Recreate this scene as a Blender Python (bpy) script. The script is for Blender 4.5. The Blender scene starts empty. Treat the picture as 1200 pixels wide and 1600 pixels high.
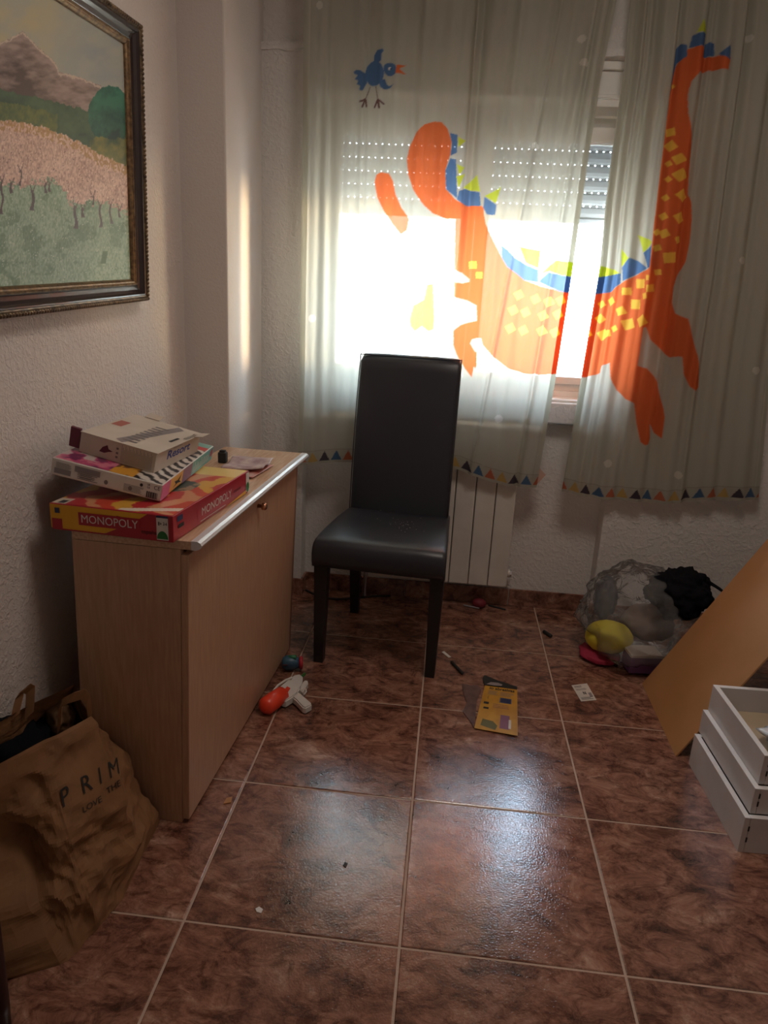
import bpy, bmesh, math, random
import numpy as np
from mathutils import Vector, Matrix, noise as mnoise

random.seed(7); np.random.seed(7)
S = bpy.context.scene
COL = S.collection

# ------------------------------------------------------------------ camera
CAM = np.array([0.4669, -2.4905, 1.2625]); YAW, PITCH, ROLL, F = -0.0829, 0.2928, 0.0525, 1119.45
def cam_axes():
    cy, sy, cp, sp, cr, sr = math.cos(YAW), math.sin(YAW), math.cos(PITCH), math.sin(PITCH), math.cos(ROLL), math.sin(ROLL)
    fwd = np.array([sy*cp, cy*cp, -sp]); right = np.array([cy, -sy, 0.0]); up = np.cross(right, fwd)
    return right*cr+up*sr, -right*sr+up*cr, fwd
RX, UX, FX = cam_axes()
cam_d = bpy.data.cameras.new('camera'); cam = bpy.data.objects.new('camera', cam_d); COL.objects.link(cam)
cam_d.sensor_fit = 'VERTICAL'; cam_d.sensor_height = 24.0; cam_d.lens = F/1600*24.0
cam_d.clip_start = 0.02; cam_d.clip_end = 200
m = Matrix.Identity(4)
for i in range(3):
    m[i][0], m[i][1], m[i][2], m[i][3] = RX[i], UX[i], -FX[i], CAM[i]
cam.matrix_world = m
S.camera = cam
# photo pixel -> ray, and the places where that ray meets a floor height or a wall plane
def ray(px, py): return RX*(px-600)/F - UX*(py-800)/F + FX
def onz(px, py, z=0.0): d = ray(px, py); return CAM + d*((z-CAM[2])/d[2])
def onx(px, py, x): d = ray(px, py); return CAM + d*((x-CAM[0])/d[0])
def ony(px, py, y): d = ray(px, py); return CAM + d*((y-CAM[1])/d[1])
def project(P):
    q = np.asarray(P)-CAM; zc = q@FX
    return 600+F*(q@RX)/zc, 800-F*(q@UX)/zc

# ------------------------------------------------------------------ world, sun, exposure
W = bpy.data.worlds.new('World'); S.world = W; W.use_nodes = True
nt = W.node_tree; nt.nodes.clear()
wo = nt.nodes.new('ShaderNodeOutputWorld'); bg = nt.nodes.new('ShaderNodeBackground')
tc = nt.nodes.new('ShaderNodeTexCoord'); sx = nt.nodes.new('ShaderNodeSeparateXYZ'); rp = nt.nodes.new('ShaderNodeValToRGB')
mr = nt.nodes.new('ShaderNodeMapRange'); mr.inputs[1].default_value = -1; mr.inputs[2].default_value = 1
nt.links.new(tc.outputs['Generated'], sx.inputs[0]); nt.links.new(sx.outputs[2], mr.inputs[0]); nt.links.new(mr.outputs[0], rp.inputs[0])
e = rp.color_ramp.elements
e[0].position = 0.0; e[0].color = (0.42, 0.40, 0.37, 1)
e[1].position = 1.0; e[1].color = (0.42, 0.66, 1.0, 1)
a = e.new(0.47); a.color = (0.62, 0.62, 0.62, 1)
a = e.new(0.53); a.color = (0.86, 0.94, 1.0, 1)
nt.links.new(rp.outputs[0], bg.inputs[0]); bg.inputs[1].default_value = 18.0
nt.links.new(bg.outputs[0], wo.inputs[0])
def add_sun(d, strength, color, angle):
    l = bpy.data.lights.new('sun', 'SUN'); l.energy = strength; l.color = color; l.angle = math.radians(angle)
    o = bpy.data.objects.new('sun', l); COL.objects.link(o)
    o.rotation_euler = Vector(d).to_track_quat('-Z', 'Y').to_euler(); o.location = (3, 3, 2)
add_sun((-0.70, -0.70, 0.02), 5.5, (1.0, 0.68, 0.36), 11)
def portal(loc, sxy, rot):
    l = bpy.data.lights.new('window_portal', 'AREA'); l.shape = 'RECTANGLE'; l.size, l.size_y = sxy; l.cycles.is_portal = True
    o = bpy.data.objects.new('window_portal', l); COL.objects.link(o); o.location = loc; o.rotation_euler = rot
portal((0.50, 0.70, 1.28), (1.24, 0.80), (math.radians(-90), 0, 0))
vs = S.view_settings; vs.view_transform = 'Standard'; vs.look = 'None'; vs.gamma = 1.0; vs.use_curve_mapping = False; vs.exposure = 0.42

# ------------------------------------------------------------------ helpers
ORG = {}
def link(o, parent=None, org=None):
    COL.objects.link(o)
    if parent is not None:
        o.parent = parent
        ORG[o.name] = ORG[parent.name]
    else:
        ORG[o.name] = Vector(org if org is not None else (0, 0, 0))
    return o
def thing(name, label, cat, loc, group=None):
    o = bpy.data.objects.new(name, None); o.empty_display_size = 0.05
    link(o, None, loc); o.location = loc; o['label'] = label; o['category'] = cat
    if group: o['group'] = group
    return o
def tag(o, label, cat, group=None):
    o['label'] = label; o['category'] = cat
    if group: o['group'] = group
    return o
class MB:
    def __init__(s): s.v = []; s.f = []
    def add(s, vs, fs):
        b = len(s.v); s.v += [tuple(map(float, p)) for p in vs]; s.f += [tuple(b+i for i in f) for f in fs]; return s
    def box(s, lo, hi, bev=0.0, M=None):
        bm = bmesh.new(); bmesh.ops.create_cube(bm, size=1.0)
        for q in bm.verts:
            q.co = Vector([(lo[i]+hi[i])/2+q.co[i]*(hi[i]-lo[i]) for i in range(3)])
        if bev > 0: bmesh.ops.bevel(bm, geom=bm.edges[:], offset=bev, segments=2, affect='EDGES', profile=0.5)
        bm.verts.ensure_lookup_table()
        for i, q in enumerate(bm.verts): q.index = i
        vs = [(M @ q.co if M is not None else q.co) for q in bm.verts]
        s.add(vs, [[q.index for q in f.verts] for f in bm.faces]); bm.free(); return s
    def obox(s, o, u, v, w, bev=0.0):
        o, u, v, w = map(Vector, (o, u, v, w))
        L = (u.length, v.length, w.length)
        M = Matrix.Identity(4)
        for k, a in enumerate((u, v, w)):
            a = a.normalized()
            for i in range(3): M[i][k] = a[i]
        for i in range(3): M[i][3] = o[i]
        return s.box((0, 0, 0), L, bev, M)
    def tube(s, pts, r, n=8, cap=True):
        pts = [Vector(p) for p in pts]; rs = r if hasattr(r, '__len__') else [r]*len(pts)
        rings = []; up = Vector((0, 0, 1))
        for i, p in enumerate(pts):
            t = (pts[min(i+1, len(pts)-1)]-pts[max(i-1, 0)]).normalized()
            a = t.cross(up if abs(t.dot(up)) < 0.95 else Vector((1, 0, 0))).normalized(); b = t.cross(a)
            rings.append([p+(a*math.cos(2*math.pi*k/n)+b*math.sin(2*math.pi*k/n))*rs[i] for k in range(n)])
        return s.loft(rings, cap)
    def loft(s, rings, cap=True, closed=True):
        n = len(rings[0]); vs = [p for r in rings for p in r]; fs = []
        for i in range(len(rings)-1):
            for k in range(n if closed else n-1):
                k2 = (k+1) % n; fs.append((i*n+k, i*n+k2, (i+1)*n+k2, (i+1)*n+k))
        if cap: fs += [tuple(range(n))[::-1], tuple(range((len(rings)-1)*n, len(rings)*n))]
        return s.add(vs, fs)
    def poly(s, pts, thick=0.0, nrm=(0, 0, 1)):
        n = len(pts); pts = [Vector(p) for p in pts]
        if thick == 0: return s.add(pts, [tuple(range(n))])
        nv = Vector(nrm)*thick
        return s.add(pts+[p+nv for p in pts], [tuple(range(n))[::-1], tuple(range(n, 2*n))]+[(k, (k+1) % n, n+(k+1) % n, n+k) for k in range(n)])
    def build(s, name, mat, parent=None, smooth=False, org=None, kind=None, recalc=True):
        me = bpy.data.meshes.new(name); o = bpy.data.objects.new(name, me); link(o, parent, org)
        O = ORG[o.name]
        me.from_pydata([tuple(Vector(p)-O) for p in s.v], [], s.f)
        if parent is None: o.location = O
        if recalc:
            bm = bmesh.new(); bm.from_mesh(me); bmesh.ops.recalc_face_normals(bm, faces=bm.faces[:]); bm.to_mesh(me); bm.free()
        if smooth:
            for p in me.polygons: p.use_smooth = True
        if mat is not None: me.materials.append(mat)
        if kind: o['kind'] = kind
        return o
def grid_obj(name, P, mat, parent=None, colors=None, org=None, smooth=True):
    """P: (rows, cols, 3) array -> sheet mesh with an optional point colour attribute"""
    r, c = P.shape[:2]; me = bpy.data.meshes.new(name); o = bpy.data.objects.new(name, me); link(o, parent, org)
    O = np.array(ORG[o.name]); V = (P.reshape(-1, 3)-O).astype(np.float32)
    idx = np.arange(r*c).reshape(r, c)
    q = np.stack([idx[:-1, :-1], idx[:-1, 1:], idx[1:, 1:], idx[1:, :-1]], -1).reshape(-1, 4)
    me.vertices.add(r*c); me.vertices.foreach_set('co', V.ravel())
    me.loops.add(q.size); me.loops.foreach_set('vertex_index', q.ravel().astype(np.int32))
    me.polygons.add(len(q)); me.polygons.foreach_set('loop_start', np.arange(0, q.size, 4, dtype=np.int32))
    me.polygons.foreach_set('use_smooth', np.full(len(q), smooth, dtype=bool))
    me.update(calc_edges=True); me.validate()
    if parent is None: o.location = ORG[o.name]
    if colors is not None:
        at = me.color_attributes.new('Print', 'FLOAT_COLOR', 'POINT')
        at.data.foreach_set('color', colors.reshape(-1, 4).astype(np.float32).ravel())
    me.materials.append(mat); return o
def srgb(r, g, b):
    f = lambda c: c/12.92 if c <= 0.04045 else ((c+0.055)/1.055)**2.4
    return (f(r/255), f(g/255), f(b/255))
def vnoise(x, y, seed=0):
    rs = np.random.RandomState(seed); G = rs.rand(256, 256)
    xi = np.floor(x).astype(int); yi = np.floor(y).astype(int); fx = x-xi; fy = y-yi
    fx = fx*fx*(3-2*fx); fy = fy*fy*(3-2*fy); g = lambda i, j: G[(yi+j) % 256, (xi+i) % 256]
    return (g(0, 0)*(1-fx)+g(1, 0)*fx)*(1-fy)+(g(0, 1)*(1-fx)+g(1, 1)*fx)*fy
def fbm(x, y, seed=0, o=4):
    s = 0; a = 0.5
    for k in range(o): s = s+a*vnoise(x*2**k, y*2**k, seed+k); a *= 0.5
    return s
def inpoly(X, Y, poly):
    P = np.asarray(poly, float); ins = np.zeros(X.shape, bool); j = len(P)-1
    for i in range(len(P)):
        xi, yi = P[i]; xj, yj = P[j]
        if yi != yj:
            c = ((yi > Y) != (yj > Y)) & (X < (xj-xi)*(Y-yi)/(yj-yi)+xi); ins ^= c
        j = i
    return ins

# ------------------------------------------------------------------ materials
def nodes_of(name):
    mt = bpy.data.materials.new(name); mt.use_nodes = True
    t = mt.node_tree; b = t.nodes['Principled BSDF']; return mt, t, b
def N(t, kind, **kw):
    n = t.nodes.new(kind)
    for k, v in kw.items():
        if k.startswith('_'): setattr(n, k[1:], v)
        else: n.inputs[k].default_value = v
    return n
def mat(name, col, rough=0.6, col2=None, nscale=8, bump=0.0, bscale=60, metal=0.0, spec=0.5, stretch=None, coat=0.0, detail=4, bdist=0.002, emit=None):
    mt, t, b = nodes_of(name)
    b.inputs['Roughness'].default_value = rough; b.inputs['Metallic'].default_value = metal; b.inputs['Specular IOR Level'].default_value = spec
    b.inputs['Base Color'].default_value = (*col, 1)
    if coat: b.inputs['Coat Weight'].default_value = coat
    tc = N(t, 'ShaderNodeTexCoord'); src = tc.outputs['Object']
    if stretch:
        mp = N(t, 'ShaderNodeMapping'); mp.inputs['Scale'].default_value = stretch; t.links.new(src, mp.inputs[0]); src = mp.outputs[0]
    c2 = col2 if col2 is not None else tuple(c*0.88 for c in col)
    no = N(t, 'ShaderNodeTexNoise', Scale=nscale, Detail=detail); t.links.new(src, no.inputs['Vector'])
    mx = N(t, 'ShaderNodeMix', _data_type='RGBA'); mx.inputs[6].default_value = (*col, 1); mx.inputs[7].default_value = (*c2, 1)
    rm = N(t, 'ShaderNodeMapRange'); rm.inputs[1].default_value = 0.35; rm.inputs[2].default_value = 0.65
    t.links.new(no.outputs[0], rm.inputs[0]); t.links.new(rm.outputs[0], mx.inputs[0]); t.links.new(mx.outputs[2], b.inputs['Base Color'])
    if bump:
        nb = N(t, 'ShaderNodeTexNoise', Scale=bscale, Detail=3); t.links.new(src, nb.inputs['Vector'])
        bp = N(t, 'ShaderNodeBump', Strength=bump, Distance=bdist); t.links.new(nb.outputs[0], bp.inputs['Height']); t.links.new(bp.outputs[0], b.inputs['Normal'])
    return mt
def plaster(name, col, strength, scale):
    mt, t, b = nodes_of(name); b.inputs['Roughness'].default_value = 0.85; b.inputs['Specular IOR Level'].default_value = 0.25
    g = N(t, 'ShaderNodeNewGeometry')
    n0 = N(t, 'ShaderNodeTexNoise', Scale=2.2, Detail=4); t.links.new(g.outputs['Position'], n0.inputs['Vector'])
    mx = N(t, 'ShaderNodeMix', _data_type='RGBA'); mx.inputs[6].default_value = (*col, 1); mx.inputs[7].default_value = (*[c*0.9 for c in col], 1)
    t.links.new(n0.outputs[0], mx.inputs[0]); t.links.new(mx.outputs[2], b.inputs['Base Color'])
    n1 = N(t, 'ShaderNodeTexNoise', Scale=scale, Detail=3, Roughness=0.55, Distortion=0.6); t.links.new(g.outputs['Position'], n1.inputs['Vector'])
    r = N(t, 'ShaderNodeValToRGB'); r.color_ramp.elements[0].position = 0.42; r.color_ramp.elements[1].position = 0.68
    t.links.new(n1.outputs[0], r.inputs[0])
    bp = N(t, 'ShaderNodeBump', Strength=strength, Distance=0.003); t.links.new(r.outputs[0], bp.inputs['Height']); t.links.new(bp.outputs[0], b.inputs['Normal'])
    return mt
M = {}
M['wall'] = plaster('wall_plaster', (0.68, 0.615, 0.575), 0.55, 85)
M['wall_bk'] = plaster('window_wall_plaster', (0.70, 0.67, 0.64), 0.6, 62)
M['wall_sm'] = plaster('pillar_plaster', (0.66, 0.60, 0.56), 0.2, 120)
M['ceil'] = plaster('ceiling_plaster', (0.72, 0.69, 0.65), 0.2, 60)
def tile_mat(name, k=1.12):
    mt, t, b = nodes_of(name); b.inputs['Specular IOR Level'].default_value = 0.85
    tc = N(t, 'ShaderNodeTexCoord'); oi = N(t, 'ShaderNodeObjectInfo')
    sc = N(t, 'ShaderNodeMath', _operation='MULTIPLY'); sc.inputs[1].default_value = 37.0; t.links.new(oi.outputs['Random'], sc.inputs[0])
    ad = N(t, 'ShaderNodeVectorMath', _operation='ADD'); t.links.new(tc.outputs['Object'], ad.inputs[0]); t.links.new(sc.outputs[0], ad.inputs[1])
    mp = N(t, 'ShaderNodeMapping'); mp.inputs['Rotation'].default_value = (0, 0, 0.6); mp.inputs['Scale'].default_value = (1.0, 1.55, 1.0); t.links.new(ad.outputs[0], mp.inputs[0])
    n1 = N(t, 'ShaderNodeTexNoise', Scale=9.0, Detail=13, Roughness=0.78, Distortion=0.7); t.links.new(mp.outputs[0], n1.inputs['Vector'])
    r1 = N(t, 'ShaderNodeValToRGB'); cr = r1.color_ramp; cr.elements[0].position = 0.33; cr.elements[1].position = 0.70
    cr.elements[0].color = (0.055*k, 0.026*k, 0.020*k, 1); cr.elements[1].color = (0.52*k, 0.34*k, 0.26*k, 1)
    for p, c in ((0.41, (0.115, 0.050, 0.034)), (0.50, (0.225, 0.100, 0.066)), (0.58, (0.30, 0.155, 0.105)), (0.65, (0.40, 0.24, 0.175))):
        q = cr.elements.new(p); q.color = (c[0]*k, c[1]*k, c[2]*k, 1)
    t.links.new(n1.outputs[0], r1.inputs[0])
    n2 = N(t, 'ShaderNodeTexNoise', Scale=17, Detail=9, Roughness=0.72, Distortion=1.0); t.links.new(mp.outputs[0], n2.inputs['Vector'])
    r2 = N(t, 'ShaderNodeValToRGB'); r2.color_ramp.elements[0].position = 0.38; r2.color_ramp.elements[1].position = 0.52
    r2.color_ramp.elements[0].color = (0.34, 0.27, 0.25, 1); r2.color_ramp.elements[1].color = (1, 1, 1, 1); t.links.new(n2.outputs[0], r2.inputs[0])
    mx = N(t, 'ShaderNodeMix', _data_type='RGBA', _blend_type='MULTIPLY'); mx.inputs[0].default_value = 0.85
    t.links.new(r1.outputs[0], mx.inputs[6]); t.links.new(r2.outputs[0], mx.inputs[7]); t.links.new(mx.outputs[2], b.inputs['Base Color'])
    n3 = N(t, 'ShaderNodeTexNoise', Scale=230, Detail=2, Distortion=0.4); t.links.new(ad.outputs[0], n3.inputs['Vector'])
    bp = N(t, 'ShaderNodeBump', Strength=0.42, Distance=0.0010); t.links.new(n3.outputs[0], bp.inputs['Height']); t.links.new(bp.outputs[0], b.inputs['Normal'])
    n4 = N(t, 'ShaderNodeTexNoise', Scale=9, Detail=4); t.links.new(ad.outputs[0], n4.inputs['Vector'])
    rr = N(t, 'ShaderNodeMapRange'); rr.inputs[3].default_value = 0.06; rr.inputs[4].default_value = 0.19; t.links.new(n4.outputs[0], rr.inputs[0]); t.links.new(rr.outputs[0], b.inputs['Roughness'])
    return mt
M['tile'] = tile_mat('marbled_tile')
M['grout'] = mat('grout', (0.50, 0.36, 0.28), 0.8, bump=0.3, bscale=200)
M['pvc'] = mat('white_window_frame', (0.72, 0.71, 0.67), 0.35)
M['sill'] = plaster('sill_plaster', (0.66, 0.66, 0.67), 0.5, 45)
M['slat'] = mat('shutter_slat', (0.60, 0.61, 0.64), 0.5)
M['rad'] = mat('radiator_enamel', (0.66, 0.62, 0.56), 0.38, bump=0.03, bscale=300)
M['dark'] = mat('dark_gap', (0.02, 0.018, 0.016), 0.7)
M['metal'] = mat('grey_metal', (0.45, 0.45, 0.46), 0.3, metal=0.9)
def glass_mat():
    mt = bpy.data.materials.new('window_glass'); mt.use_nodes = True; t = mt.node_tree; t.nodes.clear()
    o = N(t, 'ShaderNodeOutputMaterial'); tr = N(t, 'ShaderNodeBsdfTransparent'); gl = N(t, 'ShaderNodeBsdfGlossy', Roughness=0.02)
    tr.inputs[0].default_value = (0.94, 0.97, 0.97, 1); fr = N(t, 'ShaderNodeFresnel', IOR=1.3); mx = N(t, 'ShaderNodeMixShader')
    t.links.new(fr.outputs[0], mx.inputs[0]); t.links.new(tr.outputs[0], mx.inputs[1]); t.links.new(gl.outputs[0], mx.inputs[2]); t.links.new(mx.outputs[0], o.inputs[0]); return mt
M['glass'] = glass_mat()
def cloth_mat():
    # woven cotton: Print colour, alpha of the attribute = how open the weave is there
    mt = bpy.data.materials.new('printed_curtain_cotton'); mt.use_nodes = True; t = mt.node_tree; t.nodes.clear()
    o = N(t, 'ShaderNodeOutputMaterial'); at = N(t, 'ShaderNodeAttribute', _attribute_name='Print')
    df = N(t, 'ShaderNodeBsdfDiffuse'); tl = N(t, 'ShaderNodeBsdfTranslucent'); tr = N(t, 'ShaderNodeBsdfTransparent')
    g = N(t, 'ShaderNodeTexCoord'); nz = N(t, 'ShaderNodeTexNoise', Scale=420, Detail=1); mp = N(t, 'ShaderNodeMapping'); mp.inputs['Scale'].default_value = (1, 1, 0.35)
    t.links.new(g.outputs['Object'], mp.inputs[0]); t.links.new(mp.outputs[0], nz.inputs['Vector'])
    bp = N(t, 'ShaderNodeBump', Strength=0.15, Distance=0.001); t.links.new(nz.outputs[0], bp.inputs['Height'])
    t.links.new(bp.outputs[0], df.inputs['Normal'])
    gm = N(t, 'ShaderNodeMix', _data_type='RGBA'); gm.inputs[0].default_value = 0.45; gm.inputs[7].default_value = (1, 1, 1, 1)
    t.links.new(at.outputs['Color'], gm.inputs[6]); t.links.new(gm.outputs[2], tr.inputs[0])
    t.links.new(at.outputs['Color'], df.inputs[0]); t.links.new(at.outputs['Color'], tl.inputs[0])
    m1 = N(t, 'ShaderNodeMixShader'); m1.inputs[0].default_value = 0.48; t.links.new(df.outputs[0], m1.inputs[1]); t.links.new(tl.outputs[0], m1.inputs[2])
    m2 = N(t, 'ShaderNodeMixShader'); t.links.new(at.outputs['Alpha'], m2.inputs[0]); t.links.new(m1.outputs[0], m2.inputs[1]); t.links.new(tr.outputs[0], m2.inputs[2])
    t.links.new(m2.outputs[0], o.inputs[0]); return mt
M['cloth'] = cloth_mat()
def wood_mat(name, c1, c2, rough=0.4, axis='z'):
    st = {'z': (26, 26, 2.2), 'y': (26, 2.2, 26)}[axis]
    return mat(name, c1, rough, col2=c2, nscale=6, stretch=st, bump=0.04, bscale=8, detail=6)
M['oak'] = wood_mat('pale_oak_veneer', srgb(190, 152, 124), srgb(176, 138, 111), 0.42, 'z')
M['oak_top'] = wood_mat('pale_oak_top', srgb(205, 172, 142), srgb(184, 148, 118), 0.25, 'y')
M['oak_dk'] = wood_mat('reddish_oak_edge', srgb(150, 105, 85), srgb(128, 86, 68), 0.45, 'z')
M['strip'] = mat('pale_edge_strip', (0.66, 0.64, 0.64), 0.3, metal=0.15)
M['copper'] = mat('copper_knob', (0.62, 0.30, 0.18), 0.25, metal=0.9)
def leather():
    mt, t, b = nodes_of('black_leather'); b.inputs['Base Color'].default_value = (0.026, 0.028, 0.036, 1); b.inputs['Specular IOR Level'].default_value = 0.5
    g = N(t, 'ShaderNodeNewGeometry'); n1 = N(t, 'ShaderNodeTexNoise', Scale=7, Detail=3); t.links.new(g.outputs['Position'], n1.inputs['Vector'])
    r = N(t, 'ShaderNodeMapRange'); r.inputs[3].default_value = 0.30; r.inputs[4].default_value = 0.48; t.links.new(n1.outputs[0], r.inputs[0]); t.links.new(r.outputs[0], b.inputs['Roughness'])
    v = N(t, 'ShaderNodeTexVoronoi', Scale=420); t.links.new(g.outputs['Position'], v.inputs['Vector'])
    bp = N(t, 'ShaderNodeBump', Strength=0.12, Distance=0.0006); t.links.new(v.outputs[0], bp.inputs['Height']); t.links.new(bp.outputs[0], b.inputs['Normal']); return mt
M['leather'] = leather()
M['legwood'] = mat('black_lacquer', (0.012, 0.010, 0.010), 0.38)
M['kraft'] = mat('kraft_paper', srgb(138, 98, 62), 0.75, col2=srgb(122, 85, 53), nscale=14, bump=0.25, bscale=28, bdist=0.004)
M['kraft_in'] = mat('kraft_paper_inner', srgb(112, 80, 50), 0.8)
M['ink'] = mat('black_ink', (0.02, 0.018, 0.016), 0.7)
M['blackcloth'] = mat('black_cloth', (0.008, 0.008, 0.010), 0.95, spec=0.08, bump=0.4, bscale=60, bdist=0.006)
M['fibre'] = mat('brown_fibreboard', srgb(176, 128, 82), 0.5, col2=srgb(164, 116, 72), nscale=3, bump=0.04, bscale=200)
M['melamine'] = mat('white_melamine', (0.60, 0.57, 0.56), 0.4)
M['melamine_edge'] = mat('white_melamine_edge', (0.78, 0.77, 0.78), 0.4)
M['beige'] = mat('beige_drawer_base', srgb(190, 172, 145), 0.6)
M['red_plastic'] = mat('red_orange_plastic', (0.80, 0.055, 0.02), 0.35)
M['white_plastic'] = mat('white_plastic', (0.70, 0.66, 0.62), 0.4)
M['red'] = mat('red_print', srgb(170, 22, 40), 0.4); M['yellow'] = mat('yellow_print', srgb(226, 168, 28), 0.4)
M['yellow_pale'] = mat('pale_yellow_print', srgb(215, 185, 110), 0.4)
M['darkblue'] = mat('dark_blue_print', srgb(36, 44, 84), 0.4); M['white_print'] = mat('white_print', srgb(215, 208, 200), 0.45)
M['green'] = mat('green_print', srgb(30, 110, 45), 0.4); M['teal'] = mat('teal_print', srgb(90, 165, 160), 0.4)
M['pink'] = mat('pink_print', srgb(205, 80, 130), 0.4); M['grey_print'] = mat('grey_print', srgb(140, 130, 130), 0.5)
M['mauve'] = mat('mauve_print', srgb(130, 85, 110), 0.5); M['maroon'] = mat('maroon_card', srgb(95, 25, 48), 0.5)
M['card'] = mat('carton_white', srgb(205, 192, 178), 0.6, col2=srgb(192, 178, 163)); M['blue_ink'] = mat('blue_ink', srgb(35, 60, 140), 0.5)
M['greyline'] = mat('grey_ink', srgb(120, 112, 110), 0.6)
M['goldb'] = mat('old_gold', (0.20, 0.135, 0.075), 0.35, col2=(0.06, 0.04, 0.025), nscale=60, metal=0.6, bump=0.5, bscale=150)
M['gold'] = mat('gilt_inner', (0.30, 0.19, 0.095), 0.35, col2=(0.12, 0.075, 0.04), nscale=90, metal=0.6)
M['darkframe'] = mat('dark_walnut', (0.030, 0.018, 0.018), 0.22, coat=0.3)
def attr_mat(name, rough=0.6, bump=0.0):
    mt, t, b = nodes_of(name); at = N(t, 'ShaderNodeAttribute', _attribute_name='Print'); t.links.new(at.outputs['Color'], b.inputs['Base Color']); b.inputs['Roughness'].default_value = rough
    tc = N(t, 'ShaderNodeTexCoord'); n = N(t, 'ShaderNodeTexNoise', Scale=160, Detail=3); t.links.new(tc.outputs['Object'], n.inputs['Vector'])
    bp = N(t, 'ShaderNodeBump', Strength=bump or 0.02, Distance=0.001); t.links.new(n.outputs[0], bp.inputs['Height']); t.links.new(bp.outputs[0], b.inputs['Normal']); return mt
M['paint'] = attr_mat('oil_paint', 0.55, 0.35)
M['boxprint'] = attr_mat('glossy_box_print', 0.35)
def plastic_bag():
    mt = bpy.data.materials.new('clear_plastic_film'); mt.use_nodes = True; t = mt.node_tree; t.nodes.clear()
    o = N(t, 'ShaderNodeOutputMaterial'); tr = N(t, 'ShaderNodeBsdfTransparent'); gl = N(t, 'ShaderNodeBsdfGlossy', Roughness=0.12); df = N(t, 'ShaderNodeBsdfDiffuse')
    tr.inputs[0].default_value = (0.97, 0.97, 0.97, 1); df.inputs[0].default_value = (0.85, 0.85, 0.85, 1)
    tc = N(t, 'ShaderNodeTexCoord'); n = N(t, 'ShaderNodeTexNoise', Scale=16, Detail=5, Distortion=1.5); t.links.new(tc.outputs['Object'], n.inputs['Vector'])
    bp = N(t, 'ShaderNodeBump', Strength=0.9, Distance=0.02); t.links.new(n.outputs[0], bp.inputs['Height']); t.links.new(bp.outputs[0], gl.inputs['Normal'])
    fr = N(t, 'ShaderNodeFresnel', IOR=1.30); t.links.new(bp.outputs[0], fr.inputs['Normal'])
    m0 = N(t, 'ShaderNodeMixShader'); m0.inputs[0].default_value = 0.085; t.links.new(tr.outputs[0], m0.inputs[1]); t.links.new(df.outputs[0], m0.inputs[2])
    m1 = N(t, 'ShaderNodeMixShader'); t.links.new(fr.outputs[0], m1.inputs[0]); t.links.new(m0.outputs[0], m1.inputs[1]); t.links.new(gl.outputs[0], m1.inputs[2])
    t.links.new(m1.outputs[0], o.inputs[0]); return mt
M['film'] = plastic_bag()

# ------------------------------------------------------------------ room shell
XL, XR, YN, YB, ZC = -0.44, 1.85, -3.2, 0.435, 2.60     # left, right, near, niche wall, ceiling
YS = 0.35                                                # front of the wall strips beside the window
XPIL, YPIL = -0.29, -0.075                               # pillar side and front
XN0, XN1 = -0.115, 1.12                                  # window niche
def struct(name, mb, mt, **k): return mb.build(name, mt, kind='structure', **k)
floor = struct('floor', MB().box((XL-0.1, YN-0.1, -0.12), (XR+0.1, 0.72, -0.0022)), M['grout'])
T = 0.45; G = 0.0028
tiles = {}
for i in range(-1, 5):
    for j in range(-8, 1):
        x0, x1 = max(i*T+G, XL+0.001), min((i+1)*T-G, XR-0.001); y0, y1 = max(j*T+G, YN), min((j+1)*T-G, YB-0.001)
        if x1-x0 < 0.02: continue
        key = (round(x1-x0, 4), round(y1-y0, 4))
        if key not in tiles:
            hx, hy = key[0]/2, key[1]/2; b = 0.0022
            r = lambda s, z: [(-hx+s, -hy+s, z), (hx-s, -hy+s, z), (hx-s, hy-s, z), (-hx+s, hy-s, z)]
            mb = MB().loft([r(0, -0.008), r(0, -0.0012), r(b, 0.0)], True)
            o = mb.build('tile', M['tile'], floor); tiles[key] = o.data
        else:
            o = bpy.data.objects.new('tile', tiles[key]); link(o, floor)
        o.location = ((x0+x1)/2, (y0+y1)/2, 0)
struct('wall_left', MB().box((XL-0.10, YN-0.1, -0.1), (XL, YPIL+0.05, ZC)), M['wall'])
struct('wall_right', MB().box((XR, YN-0.1, -0.1), (XR+0.1, 0.72, ZC)), M['wall'])
struct('wall_near', MB().box((XL, YN-0.1, -0.1), (XR, YN, ZC)), M['wall'])
struct('ceiling', MB().box((XL-0.1, YN-0.1, ZC), (XR+0.1, 0.72, ZC+0.1)), M['ceil'])
struct('pillar', MB().box((XL-0.10, YPIL, -0.1), (XPIL, 0.72, ZC), 0.006), M['wall_sm'])
ZL = 2.10
wb = MB()
wb.box((XPIL-0.02, YS, -0.1), (XN0, 0.72, ZL), 0.005); wb.box((XN1, YS, -0.1), (XR, 0.72, ZL), 0.005)
wb.box((XN0-0.02, YB, -0.1), (XN1+0.02, 0.72, 0.80)); wb.box((XPIL-0.02, YS+0.026, ZL-0.02), (XR, 0.72, ZC))
# rough plaster ridge where the two wall coats meet
rng = random.Random(3); ridge = []
for k in range(70):
    x = XPIL+(XR-XPIL)*k/69; h = rng.uniform(-0.006, 0.006); d = rng.uniform(0.003, 0.010)
    ridge.append([(x, YS+0.03, ZL-0.03), (x, YS-d, ZL-0.024+h), (x, YS-d*0.6, ZL+h*0.6), (x, YS+0.03, ZL+0.004)])
wb.loft(ridge, True)
struct('wall_back', wb, M['wall_bk'])
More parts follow.
